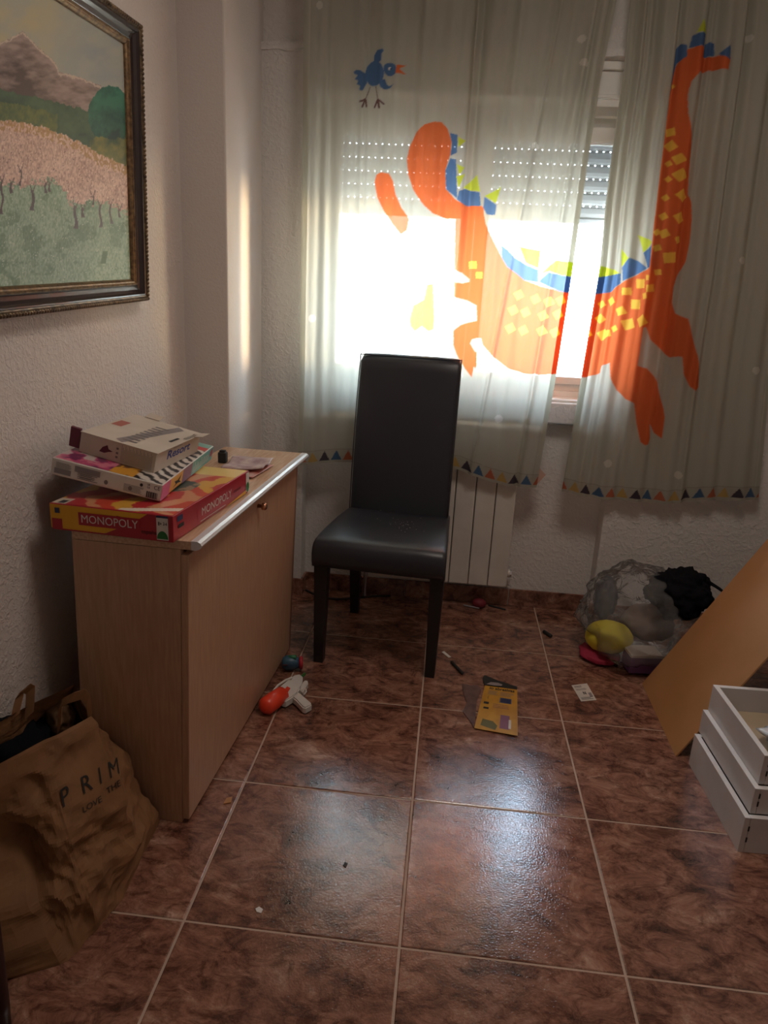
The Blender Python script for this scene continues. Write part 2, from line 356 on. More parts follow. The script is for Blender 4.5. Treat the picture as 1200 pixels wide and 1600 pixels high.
# tile skirting
def skirting(name, p0, p1, nx, ny, h=0.076, th=0.010, step=T, off=0.0):
    root = bpy.data.objects.new(name, None); link(root, None, (0, 0, 0)); root['kind'] = 'structure'
    L = math.dist(p0, p1); d = ((p1[0]-p0[0])/L, (p1[1]-p0[1])/L); a = 0.0; cuts = [0.0]
    x = off
    while x < L-0.02:
        if x > 0.02: cuts.append(x)
        x += step
    cuts.append(L)
    for a, b in zip(cuts[:-1], cuts[1:]):
        g = 0.0015
        o = (p0[0]+d[0]*(a+g), p0[1]+d[1]*(a+g), 0.0)
        MB().obox(o, (d[0]*(b-a-2*g), d[1]*(b-a-2*g), 0), (nx*th, ny*th, 0), (0, 0, h), 0.002).build('tile', M['tile'], root)
skirting('baseboard_back', (XN0, YB), (XN1, YB), 0, -1, off=0.565-0.115+0.0)
skirting('baseboard_back_left', (XPIL, YS), (XN0+0.01, YS), 0, -1)
skirting('baseboard_back_right', (XN1-0.01, YS), (XR, YS), 0, -1)
skirting('baseboard_pillar_front', (XL, YPIL), (XPIL, YPIL), 0, -1)
skirting('baseboard_pillar_side', (XPIL, YPIL-0.01), (XPIL, YS-0.01), 1, 0)
skirting('baseboard_left', (XL, YN), (XL, YPIL-0.01), 1, 0)
skirting('baseboard_right', (XR, YN), (XR, YS-0.01), -1, 0)
skirting('baseboard_niche_left', (XN0, YS), (XN0, YB-0.01), 1, 0)

# ------------------------------------------------------------------ window
win = bpy.data.objects.new('window_1', None); link(win, None, (0.5, 0.5, 0.9)); win.location = (0.5, 0.5, 0.9); win['kind'] = 'structure'
ZB, ZT = 0.93, 1.925; YW0, YW1 = 0.505, 0.575
fr = MB()
fr.box((XN0, YW0, ZB), (XN0+0.045, YW1, ZT)); fr.box((XN1-0.045, YW0, ZB), (XN1, YW1, ZT))
fr.box((XN0+0.045, YW0, ZB), (XN1-0.045, YW1, ZB+0.025)); fr.box((XN0+0.045, YW0, ZT-0.03), (XN1-0.045, YW1, ZT))
fr.build('outer_frame', M['pvc'], win)
for x0, x1 in ((XN0+0.046, 0.509), (0.511, XN1-0.046)):
    sm = MB(); w = 0.052; z0, z1 = ZB+0.026, ZT-0.031; y0, y1 = YW0-0.012, YW1-0.02
    sm.box((x0, y0, z0), (x0+w, y1, z1), 0.003); sm.box((x1-w, y0, z0), (x1, y1, z1), 0.003)
    sm.box((x0+w, y0, z0), (x1-w, y1, z0+0.03), 0.003); sm.box((x0+w, y0, z1-w), (x1-w, y1, z1), 0.003)
    sash = sm.build('sash', M['pvc'], win)
    MB().box((x0+w-0.004, 0.530, z0+0.026), (x1-w+0.004, 0.534, z1-w+0.004)).build('pane', M['glass'], sash)
MB().box((0.500, YW0-0.05, 1.25), (0.520, YW0-0.013, 1.28), 0.003).box((0.503, YW0-0.05, 1.17), (0.517, YW0-0.036, 1.27), 0.004).build('window_handle', M['pvc'], win)
# roller shutter, lowered a third of the way, with open perforations between the slats
sh = MB(); z = 1.592; nsl = 0
while z < 1.95:
    pts = [(0.622, z), (0.616, z+0.008), (0.614, z+0.020), (0.616, z+0.038), (0.622, z+0.0450), (0.628, z+0.038), (0.629, z+0.020), (0.628, z+0.008)]
    s1 = MB().loft([[(XN0, y, q) for y, q in pts], [(XN1, y, q) for y, q in pts]], True)
    xx = XN0+0.01
    while xx < XN1-0.01:                                  # bridges that leave small holes
        s1.box((xx, 0.620, z+0.042), (xx+0.0205, 0.624, z+0.049)); xx += 0.026
    s1.build('shutter_slat', M['slat'], win); z += 0.049
MB().box((XN0, 0.612, 1.574), (XN1, 0.632, 1.594), 0.004).build('shutter_end_bar', M['slat'], win)
# shutter box cover above the window
sb = MB().box((XN0+0.0005, YS+0.03, 1.955), (XN1-0.0005, 0.70, ZL-0.021), 0.004)
sbo = struct('trim_1', sb, M['pvc']); 
MB().box((XN0+0.001, YS+0.018, 2.045), (XN1-0.001, YS+0.032, 2.075), 0.004).build('cover_rail', M['pvc'], sbo)
MB().box((XN0+0.001, YS+0.022, 1.958), (XN1-0.001, YS+0.032, 1.972), 0.003).build('cover_rail', M['pvc'], sbo)
MB().box((XN0+0.0005, 0.47, ZT), (XN1-0.0005, 0.69, 1.956)).build('head_board', M['pvc'], sbo)
# sill
sl = MB().box((XN0+0.0005, 0.375, 0.812), (XN1-0.0005, 0.72, 0.895), 0.006)
so = struct('trim_2', sl, M['sill'])
MB().box((XN0+0.001, 0.40, 0.8945), (XN1-0.001, 0.504, 0.906), 0.003).build('sill_board', M['pvc'], so)
MB().box((XN0+0.001, 0.49, 0.8945), (XN1-0.001, 0.70, 0.9295)).build('frame_rest', M['pvc'], so)

# ------------------------------------------------------------------ ceiling lamp added out of view as fill for the dark room
LX, LY = 0.80, -1.05
lamp = thing('added_fill_lamp', 'added fill lamp, round white flush ceiling fitting in the middle of the room', 'lamp', (LX, LY, ZC))
MB().tube([(LX, LY, ZC-0.001), (LX, LY, ZC-0.03)], 0.33, 40).build('fill_lamp_base', M['pvc'], lamp)
def emis():
    mt, t, b = nodes_of('fill_lamp_diffuser'); b.inputs['Emission Color'].default_value = (1, 0.90, 0.78, 1); b.inputs['Emission Strength'].default_value = 2.0; return mt
MB().tube([(LX, LY, ZC-0.031), (LX, LY, ZC-0.06), (LX, LY, ZC-0.075)], [0.31, 0.30, 0.25], 40).build('diffuser', emis(), lamp)
ll = bpy.data.lights.new('fill_light', 'AREA'); ll.shape = 'DISK'; ll.size = 0.60; ll.energy = 6.5; ll.color = (1.0, 0.86, 0.76)
lo = bpy.data.objects.new('fill_light', ll); COL.objects.link(lo); lo.location = (LX, LY, ZC-0.08)

# ------------------------------------------------------------------ radiator
rad = thing('radiator', 'cream enamelled sectional radiator on the wall under the window', 'radiator', (0.51, 0.39, 0.0))
for k in range(7):
    x1 = 0.762-0.0815*k; x0 = x1-0.0785
    p = MB().box((x0, 0.338, 0.118), (x1, 0.350, 0.700), 0.004)
    p.box((x0+0.032, 0.348, 0.13), (x0+0.046, 0.418, 0.69)); p.box((x0+0.006, 0.375, 0.14), (x1-0.006, 0.382, 0.685))
    p.box((x0+0.004, 0.352, 0.672), (x1-0.004, 0.418, 0.690), 0.004)
    p.build('section', M['rad'], rad)
for mz in (0.165, 0.650): MB().tube([(0.19, 0.385, mz), (0.775, 0.385, mz)], 0.018, 12).build('manifold', M['rad'], rad)
MB().tube([(0.762, 0.385, 0.165), (0.782, 0.385, 0.165)], 0.016, 6).build('end_plug', M['metal'], rad)
MB().tube([(0.19, 0.385, 0.165), (0.165, 0.385, 0.165), (0.16, 0.385, 0.02), (0.16, 0.385, 0.001)], 0.009, 8).build('feed_pipe', M['metal'], rad)
for xx in (0.27, 0.66): MB().box((xx, 0.40, 0.61), (xx+0.02, 0.4349, 0.64)).build('wall_bracket', M['metal'], rad)

# ------------------------------------------------------------------ curtains
YC = 0.305
OR, BL, LI, YE, BR = (0.68, 0.15, 0.050), (0.09, 0.17, 0.33), (0.50, 0.56, 0.06), (0.84, 0.50, 0.08), (0.13, 0.075, 0.07)
BASE = (0.54, 0.53, 0.455)
def Z(off, sc, pts): return [(off[0]+x/sc, off[1]+y/sc) for x, y in pts]
def ell(cx, cy, rx, ry, n=22): return [(cx+rx*math.cos(2*math.pi*k/n), cy+ry*math.sin(2*math.pi*k/n)) for k in range(n)]
def stroke(a, b, w0, w1=None):
    w1 = w0 if w1 is None else w1; d = np.subtract(b, a); d = d/np.hypot(*d); n = np.array([-d[1], d[0]])
    return [tuple(a+n*w0), tuple(b+n*w1), tuple(np.array(b)+d*w1), tuple(b-n*w1), tuple(a-n*w0)]
def dia(cx, cy, r, rot=0.0): return [(cx+r*math.cos(rot+k*math.pi/2), cy+r*math.sin(rot+k*math.pi/2)) for k in range(4)]
B = (540, 60)
Z2, Z3, Z4, Z5 = ((570, 170), 4.326), ((680, 320), 4.615), ((980, 30), 4.325), ((880, 340), 4.21)
LEFT = [
 # little bird
 (BL, Z(B, 10, [(120, 520), (160, 495), (220, 500), (300, 545), (340, 640), (330, 700), (250, 815), (200, 810), (215, 745), (165, 725), (185, 665), (130, 645), (180, 580), (125, 560)])),
 (BL, ell(586, 116, 16, 20)), (BL, Z(B, 10, [(450, 380), (455, 270), (510, 195), (600, 188), (625, 215), (585, 260), (580, 370), (520, 400)])),
 (BL, ell(610.5, 109.5, 9.5, 10.6)), (BL, Z(B, 10, [(535, 690), (630, 650), (660, 730), (690, 750), (760, 720), (700, 790), (620, 815), (560, 780)])),
 (OR, Z(B, 10, [(795, 430), (940, 425), (835, 490), (935, 570), (780, 555)])), ((0.85, 0.85, 0.8), ell(609.8, 108, 2.0, 2.2)), ((0.02, 0.03, 0.1), ell(611, 108.4, 1.2, 1.3)),
] + [(BR, stroke(a, b, w)) for a, b, w in (((578.5, 136), (570.5, 155), 0.7), ((588.5, 136), (592, 157), 0.7), ((570.5, 155), (561, 158.5), 1.6), ((570, 155), (564.5, 167), 1.8), ((570.5, 155), (572, 167), 1.7), ((592, 157), (586.5, 169), 1.6), ((592, 157), (594.3, 170), 1.9), ((592, 157), (601.5, 164), 1.6))] + [
 # orange dinosaur, arm and body
 (OR, Z(*Z2, [(72, 500), (85, 450), (120, 430), (165, 440), (190, 490), (205, 580), (245, 670), (300, 740), (285, 820), (240, 850), (190, 790), (130, 690), (90, 600)])),
 (OR, Z(*Z2, [(475, 88), (410, 105), (350, 160), (300, 250), (280, 340), (290, 440), (330, 550), (400, 650), (460, 710), (540, 745), (620, 750), (800, 750), (800, 665), (680, 650), (610, 610), (545, 545), (540, 420), (575, 310), (583, 220), (555, 140), (515, 95)])),
 (OR, [(712, 318), (753, 322), (758, 350), (772, 378), (790, 412), (818, 437), (845, 447), (873, 454), (905, 459), (885, 586), (866, 584), (842, 586), (819, 584), (793, 576), (771, 558), (754, 539), (746, 531), (741, 534), (744, 545), (745, 571), (743, 577), (740, 572), (737, 590), (726, 576), (714, 555), (709, 540), (709, 518)]),
 (BASE, Z(*Z2, [(596, 1085), (660, 1110), (705, 1150), (706, 1170), (660, 1180), (596, 1168)])),
 (BASE, Z(*Z2, [(590, 1268), (690, 1295), (752, 1330), (757, 1432), (690, 1447), (650, 1462), (600, 1500), (590, 1500)])),
 (BASE, Z(*Z3, [(250, 1000), (262, 970), (300, 960), (330, 965), (340, 1010), (330, 1060), (285, 1060)])),
 (YE, dia(738.5, 414, 8, 0.75)), (YE, dia(748, 430, 7, 0.8)),
 (YE, Z(*Z2, [(420, 1190), (462, 1180), (470, 1420), (465, 1490), (430, 1505), (385, 1470), (340, 1505), (308, 1470), (305, 1420), (330, 1330), (400, 1290)])),
] + [(BL, Z(*Z2, p)) for p in ([(570, 165), (628, 178), (622, 300), (575, 320), (585, 240)], [(575, 335), (617, 345), (627, 610), (545, 545), (540, 420)], [(640, 555), (690, 545), (775, 565), (782, 657), (680, 655), (625, 615)], [(805, 595), (890, 650), (880, 720), (820, 715), (795, 665)])
] + [(LI, Z(*Z2, p)) for p in ([(630, 190), (690, 220), (632, 262)], [(622, 375), (682, 400), (640, 450)], [(620, 458), (682, 445), (635, 540)], [(668, 540), (760, 445), (778, 560)], [(805, 590), (922, 530), (885, 640)])
] + [(BL, Z(*Z3, p)) for p in ([(480, 290), (530, 330), (570, 380), (640, 425), (745, 470), (745, 560), (640, 545), (520, 450), (480, 380)], [(745, 555), (820, 485), (1010, 530), (990, 640), (890, 625)])
] + [(LI, Z(*Z3, p)) for p in ([(760, 500), (870, 400), (1010, 420), (1000, 520), (905, 510), (830, 480)], [(600, 300), (760, 330), (745, 460), (650, 420)])
] + [(YE, Z(*Z3, dia(x, y, 40, 0.3))) for x, y in ((635, 905), (770, 910), (780, 800), (820, 700), (650, 775), (725, 680), (860, 920), (880, 790), (900, 690), (540, 890), (560, 760), (600, 650))]
dots = [(910, 61), (835, 230), (498, 15), (779, 654), (488, 497), (912, 100), (1157, 407), (1178, 578), (948, 723), (1057, 741), (1172, 60)]
RIGHT = [
 (OR, Z(*Z4, [(330, 330), (415, 205), (495, 195), (525, 255), (620, 250), (680, 270), (665, 355), (560, 345), (470, 365), (420, 430), (400, 520), (395, 650), (410, 760), (432, 850), (425, 1000), (415, 1180), (440, 1240), (445, 1350), (430, 1500), (400, 1640), (160, 1640), (170, 1600), (200, 1300), (240, 950), (270, 720), (285, 500)])),
 (OR, Z(*Z5, [(850, -10), (830, 200), (805, 300), (760, 370), (725, 460), (720, 560), (740, 630), (815, 665), (830, 760), (870, 900), (895, 1070), (892, 1120), (865, 1140), (820, 1110), (780, 1030), (775, 912), (700, 920), (620, 860), (570, 800), (550, 720), (535, 725), (497, 975), (550, 992), (610, 1080), (665, 1260), (672, 1310), (655, 1455), (600, 1420), (555, 1350), (565, 1450), (550, 1490), (520, 1490), (500, 1470), (480, 1350), (470, 1220), (400, 1190), (340, 1130), (315, 1060), (310, 955), (250, 975), (240, 1020), (140, 1050), (60, 1050), (150, 500), (300, 490), (390, 430), (500, 360), (570, 330), (585, 250), (610, -10)])),
] + [(BL, Z(*Z4, p)) for p in ([(330, 200), (375, 165), (412, 180), (408, 255), (345, 300), (318, 380), (290, 500), (290, 440), (315, 290)], [(440, 115), (515, 105), (500, 196), (418, 200)], [(515, 165), (560, 150), (605, 160), (605, 245), (500, 255)], [(622, 240), (680, 190), (677, 287), (630, 258)])
] + [(LI, Z(*Z4, [(455, 105), (490, 20), (517, 105)]))
] + [(BL, Z(*Z5, p)) for p in ([(140, 510), (180, 385), (382, 368), (382, 432), (300, 492), (200, 505)], [(390, 330), (440, 262), (545, 332), (395, 420)], [(512, 232), (588, 180), (578, 325), (548, 332)])
] + [(LI, Z(*Z5, p)) for p in ([(480, 118), (592, 160), (512, 232)], [(385, 208), (437, 265), (385, 328)], [(190, 325), (255, 320), (380, 366), (190, 400)])
] + [(YE, Z(*Z4, dia(x, y, r, q))) for x, y, r, q in ((300, 765, 38, 0.7), (300, 860, 42, 0.2), (340, 950, 42, 0.3), (345, 1060, 48, 0.2), (358, 1195, 48, 0.1), (340, 1345, 46, 0.3), (250, 1450, 36, 0.4), (210, 1440, 26, 0.2), (285, 980, 24, 0.3), (280, 1085, 24, 0.1), (262, 1210, 26, 0.2), (248, 1335, 30, 0.3), (330, 1490, 28, 0.6), (320, 450, 18, 0.3))
] + [(YE, Z(*Z5, dia(x, y, r, q))) for x, y, r, q in ((690, 265, 48, 0.7), (497, 435, 42, 0.75), (415, 485, 34, 0.8), (465, 570, 44, 0.8), (380, 615, 36, 0.4), (420, 700, 46, 0.5), (518, 680, 46, 0.3), (575, 465, 34, 0.75), (537, 515, 28, 0.6), (312, 550, 34, 0.2), (252, 770, 42, 0.3), (292, 760, 30, 0.7), (235, 665, 34, 0.1), (665, 110, 30, 0.2), (740, 150, 28, 0.4), (625, 200, 28, 0.5), (245, 570, 26, 0.2), (625, 360, 26, 0.7), (555, 395, 24, 0.8), (165, 765, 26, 0.3), (340, 730, 26, 0.3))]
def curve_xz(px): 
    q = [ony(x, y, YC) for x, y in px]; return [(p[0], p[2]) for p in q]
def make_curtain(label, lz, lx, rz, rx, bot, prints, fold, seed, step=0.0031):
    ztop = 2.42; w = max(abs(rx[0]-lx[0]), abs(rx[-1]-lx[-1])); nc = int(w/step); nr = int(1.86/step)
    u = np.linspace(0, 1, nc)[None, :].repeat(nr, 0); v = np.linspace(0, 1, nr)[:, None].repeat(nc, 1)
    xb0, xb1 = np.interp(0.57, lz, lx), np.interp(0.57, rz, rx)
    bx = [p[0] for p in bot]; bz = [p[1] for p in bot]
    zb = np.interp(xb0+u*(xb1-xb0), bx, bz); z = zb+(ztop-zb)*v
    L = np.interp(z, lz, lx); R = np.interp(z, rz, rx); X = L+(R-L)*u
    P0 = np.stack([X, np.full_like(X, YC), z], -1); px, py = project(P0)
    col = np.empty(X.shape+(4,)); col[..., :3] = BASE; col[..., 3] = 0.24
    for c, poly in prints:
        q = np.asarray(poly); bb = (px > q[:, 0].min()-2) & (px < q[:, 0].max()+2) & (py > q[:, 1].min()-2) & (py < q[:, 1].max()+2)
        acc = np.zeros(X.shape)
        for dx, dy in ((-.4, -.4), (.4, -.4), (-.4, .4), (.4, .4)):
            t = np.zeros(X.shape, bool); t[bb] = inpoly(px[bb]+dx, py[bb]+dy, poly); acc += t*0.25
        a = acc[..., None]; col[..., :3] = col[..., :3]*(1-a)+np.array(c)*a
        if c != BASE: col[..., 3] = col[..., 3]*(1-acc)+0.025*acc
        else: col[..., 3] = col[..., 3]*(1-acc)+0.24*acc
    for dx, dy in dots:
        r = np.hypot(px-dx, py-dy); a = (r < 6.2)*0.6; col[..., :3] = col[..., :3]*(1-a[..., None])+np.array((0.9, 0.88, 0.82))*a[..., None]
    # hem: printed bunting along the bottom, doubled cloth at the bottom and the side edges
    hb = z-zb; s = (X-xb0+0.013*seed); per = 0.0475; ph = (s/per) % 1.0; idx = (np.floor(s/per)).astype(int) % 4
    tri = (hb > 0.012) & (hb < 0.050) & (np.abs(ph-0.5) < 0.44*(1-(hb-0.012)/0.038))
    cs = np.array([(0.50, 0.15, 0.08), (0.52, 0.35, 0.12), (0.065, 0.05, 0.07), (0.07, 0.14, 0.26)])
    band = (hb < 0.055); col[band, :3] = np.array((0.47, 0.45, 0.38)); col[band, 3] = 0.16
    col[tri, :3] = cs[idx[tri]]; col[tri, 3] = 0.10
    line = (hb < 0.055) & (hb > 0.052); col[line, :3] *= 0.8
    
    dy, dxs = fold(u, v, X, z); Y = YC+dy; X2 = X+dxs
    wr = (fbm(X*9+seed*7, z*3, 11+seed)-0.5)*0.008+(fbm(X*40+seed, z*7, 31+seed, 3)-0.5)*0.004
    P = np.stack([X2, Y+wr*(0.4+0.6*np.clip(hb*3, 0, 1)), z], -1)
    root = thing('curtain', label, 'curtain', (float((L+R).mean()/2), YC, 0.57), 'printed window curtains')
    grid_obj('cloth_panel', P, M['cloth'], root, col)
    k = max(2, int(round(0.024/step)))                    # the side hems are a second layer of the same cloth
    for sl_ in (slice(0, k), slice(nc-k, nc)):
        hc = col[:, sl_].copy(); hc[..., 3] = 0.03; grid_obj('side_hem', P[:, sl_]+np.array((0, -0.0022, 0)), M['cloth'], root, hc)
    return root
lft_r = curve_xz([(975, -90), (962, 0), (937, 127), (915, 270), (894, 420), (868, 590), (838, 760)])
rgt_l = curve_xz([(992, -90), (985, 0), (975, 111), (959, 222), (947, 317), (937, 420), (907, 596), (877, 767)])
botl = curve_xz([(466, 722), (552, 722), (630, 722), (714, 732), (752, 747), (793, 759), (838, 761)])
botr = curve_xz([(877, 767), (935, 779), (972, 781), (1038, 786), (1095, 780), (1189, 781)])
def crease(X, x0, w, a): return a*np.exp(-((X-x0)/w)**2)
def fold_l(u, v, X, z):
    a = 0.35+0.65*v
    d = 0.010*np.sin(2*np.pi*(u*5.2+0.25*np.sin(u*5)))*a + 0.006*np.sin(2*np.pi*u*13+1.5*v+1)*a + 0.004*np.sin(2*np.pi*u*23+3*v)*v
    x0 = 0.43+0.04*(z-1.3)
    x0 = 0.465+0.0*(z-1.3); d += crease(X, x0, 0.007, -0.026)*np.clip((z-1.3)*1.3, 0, 1)+crease(X, x0+0.02, 0.009, 0.016)*np.clip((z-1.3)*1.3, 0, 1)+crease(X, 0.74+0.12*(z-1.3), 0.010, -0.012)*np.clip((z-1.1), 0, 1)
    d += crease(X, -0.06, 0.02, -0.016)*0.8 + crease(X, 0.80+0.06*(z-1.3), 0.008, 0.018)+crease(X, 0.66+0.10*(z-1.5), 0.007, -0.014)+crease(X, 0.10-0.02*(z-1.5), 0.010, -0.012)
    d -= 0.010*np.clip((0.85-z)/0.3, 0, 1)*np.exp(-((X-0.5)/0.3)**2)
    e = np.clip((0.03-X)/0.16, 0, 1); e = e*e*(3-2*e)
    return d-0.004-0.05*e, 0.004*np.sin(u*40)*v+0.010*e
def fold_r(u, v, X, z):
    a = 0.4+0.6*v; uu = u**0.85
    d = 0.018*np.sin(2*np.pi*(uu*6.3+0.1*np.sin(v*3)))*a+0.008*np.sin(2*np.pi*uu*15+2*v)*a
    d += crease(u, 0.13, 0.02, -0.014)*a + crease(u, 0.42, 0.025, 0.016)*a + crease(u, 0.60, 0.02, -0.016)
    return d-0.008, 0.006*np.sin(u*36)*a
zl = [p[1] for p in lft_r][::-1]; xl = [p[0] for p in lft_r][::-1]
cl = make_curtain('pale curtain with a blue bird print and an orange dinosaur, hanging behind the chair', [0.5, 2.42], [-0.122, -0.131], zl, xl, botl, LEFT, fold_l, 1)
zr = [p[1] for p in rgt_l][::-1]; xr = [p[0] for p in rgt_l][::-1]
cr_ = make_curtain('pale curtain with a long-necked orange dinosaur print, hanging above the clear plastic bag', zr, xr, [0.5, 1.02, 2.42], [1.69, 1.64, 1.56], botr, RIGHT, fold_r, 2)
q = [ony(x, y, YC+0.004) for x, y in ((834, 722), (853, 742), (838, 758), (832, 757))]
MB().poly(q, 0.0015, (0, 1, 0)).build('hem_corner', mat('pinkish_hem_lining', srgb(190, 160, 145), 0.8), cl)
rod = thing('curtain_rod', 'slim curtain rod above the window carrying both curtains', 'curtain rod', (0.7, YC, 2.43))
MB().tube([(-0.22, YC, 2.435), (1.76, YC, 2.435)], 0.010, 12).build('rod', M['metal'], rod)
for x in (-0.18, 0.94, 1.72): MB().box((x, YC, 2.43), (x+0.012, YS+0.0265, 2.442)).build('bracket', M['metal'], rod)

# ------------------------------------------------------------------ lettering helper (built-in font)
def text_mesh(s, bold=0.0):
    cu = bpy.data.curves.new('lettering', 'FONT'); cu.body = s; cu.size = 1.0; cu.offset = bold; cu.resolution_u = 3
    o = bpy.data.objects.new('lettering', cu); COL.objects.link(o); dg = bpy.context.evaluated_depsgraph_get()
    me = bpy.data.meshes.new_from_object(o.evaluated_get(dg)); vs = np.array([v.co[:2] for v in me.vertices]); fs = [tuple(p.vertices) for p in me.polygons]
    bpy.data.objects.remove(o); bpy.data.curves.remove(cu); bpy.data.meshes.remove(me)
    vs = vs-vs.min(0); return vs/vs.max(0), fs            # unit square
class Face:
    def __init__(s, o, a, b, n): s.o, s.a, s.b, s.n = Vector(o), Vector(a), Vector(b), Vector(n).normalized()
    def p(s, x, y, k=1): return s.o+s.a*x+s.b*y+s.n*(0.0004*k)
    def patch(s, name, pts, mt, parent, k=1):
        return MB().poly([s.p(x, y, k) for x, y in pts]).build(name, mt, parent, recalc=False)
    def rect(s, name, x0, y0, x1, y1, mt, parent, k=1): return s.patch(name, [(x0, y0), (x1, y0), (x1, y1), (x0, y1)], mt, parent, k)
    def text(s, txt, x0, y0, x1, y1, mt, parent, k=2, bold=0.0, name='lettering', shear=0.0):
        v, f = text_mesh(txt, bold)
        return MB().add([s.p(x0+(x1-x0)*(x+shear*y), y0+(y1-y0)*y, k) for x, y in v], f).build(name, mt, parent, recalc=False)
    def lines(s, name, x0, y0, x1, y1, n, mt, parent, k=1, seed=0):
        r = random.Random(seed); mb = MB(); h = (y1-y0)/n
        for i in range(n):
            b = y0+h*i; xe = x1-(x1-x0)*r.uniform(0, 0.25)
            mb.poly([s.p(x0, b, k), s.p(xe, b, k), s.p(xe, b+h*0.42, k), s.p(x0, b+h*0.42, k)])
        return mb.build(name, mt, parent, recalc=False)
def art(name, F_, fn, nx, ny, parent, k=1):
    X, Y = np.meshgrid(np.linspace(0.01, 0.99, nx), np.linspace(0.01, 0.99, ny)); o = np.array(F_.p(0, 0, k))
    P = o+X[..., None]*np.array(F_.a)+Y[..., None]*np.array(F_.b); c = np.ones(X.shape+(4,)); c[..., :3] = fn(X, Y)
    return grid_obj(name, P, M['boxprint'], parent, c)

# ------------------------------------------------------------------ painting
PT = Vector(onx(234, 470, -0.402)); ph_ = Vector((0, 0.9988, 0.049)).normalized(); pu_ = Vector((0.040, -0.049, 0.998)).normalized(); pn_ = ph_.cross(pu_).normalized()
if pn_.x < 0: pn_ = -pn_
PW, PH = 0.98, 0.672
pic = thing('framed_painting', 'oil landscape of pink blossom trees below mountains in a dark carved frame on the wall', 'painting', tuple(PT))
pb = PT-ph_*PW-pn_*0.036                                # lower near corner, on the back plane of the frame
def pp(a, b, d): return pb+ph_*a+pu_*b+pn_*d
def ring(prof):
    rings = []
    for s, d in prof: rings.append([pp(s, s, d), pp(PW-s, s, d), pp(PW-s, PH-s, d), pp(s, PH-s, d)])
    return MB().loft(rings, False)
ring([(0, 0.004), (0, 0.030), (0.003, 0.035), (0.007, 0.036), (0.011, 0.034), (0.013, 0.031), (0.015, 0.031)]).build('outer_moulding', M['goldb'], pic)
ring([(0.015, 0.031), (0.017, 0.033), (0.020, 0.032), (0.024, 0.027), (0.031, 0.021), (0.039, 0.018), (0.041, 0.020), (0.043, 0.019)]).build('dark_cove', M['darkframe'], pic, smooth=False)
ring([(0.043, 0.019), (0.046, 0.020), (0.049, 0.017), (0.052, 0.016), (0.056, 0.012), (0.058, 0.007)]).build('gilt_slip', M['gold'], pic)
def beads(r, sp, s, d, ell_=1.0):
    mb = MB(); t = []
    n = 6
    def bead(c):
        vs = [c+pn_*r]; 
        for ring_ in (0.55, 0.0):
            rr = r*math.sqrt(1-ring_*ring_)
            vs += [c+pn_*(r*ring_)+(ph_*math.cos(2*math.pi*k/n)+pu_*math.sin(2*math.pi*k/n))*rr for k in range(n)]
        fs = [(0, 1+k, 1+(k+1) % n) for k in range(n)]+[(1+k, 1+n+k, 1+n+(k+1) % n, 1+(k+1) % n) for k in range(n)]
        mb.add(vs, fs)
    a = s
    while a < PW-s+1e-6: bead(pp(a, s, d)); bead(pp(a, PH-s, d)); a += sp
    a = s
    while a < PH-s: bead(pp(s, a, d)); bead(pp(PW-s, a, d)); a += sp
    return mb
o = beads(0.0055, 0.0105, 0.0065, 0.034).build('carved_beading', M['goldb'], pic, smooth=True); o['kind'] = 'stuff'
o = beads(0.0024, 0.0056, 0.0012, 0.026).build('fine_beading', M['gold'], pic, smooth=True); o['kind'] = 'stuff'
o = beads(0.0016, 0.0042, 0.0475, 0.019).build('slip_beading', M['gold'], pic, smooth=True); o['kind'] = 'stuff'
MB().obox(pp(0.004, 0.004, 0.0), ph_*(PW-0.008), pu_*(PH-0.008), pn_*0.003).build('backing_board', M['oak_dk'], pic)
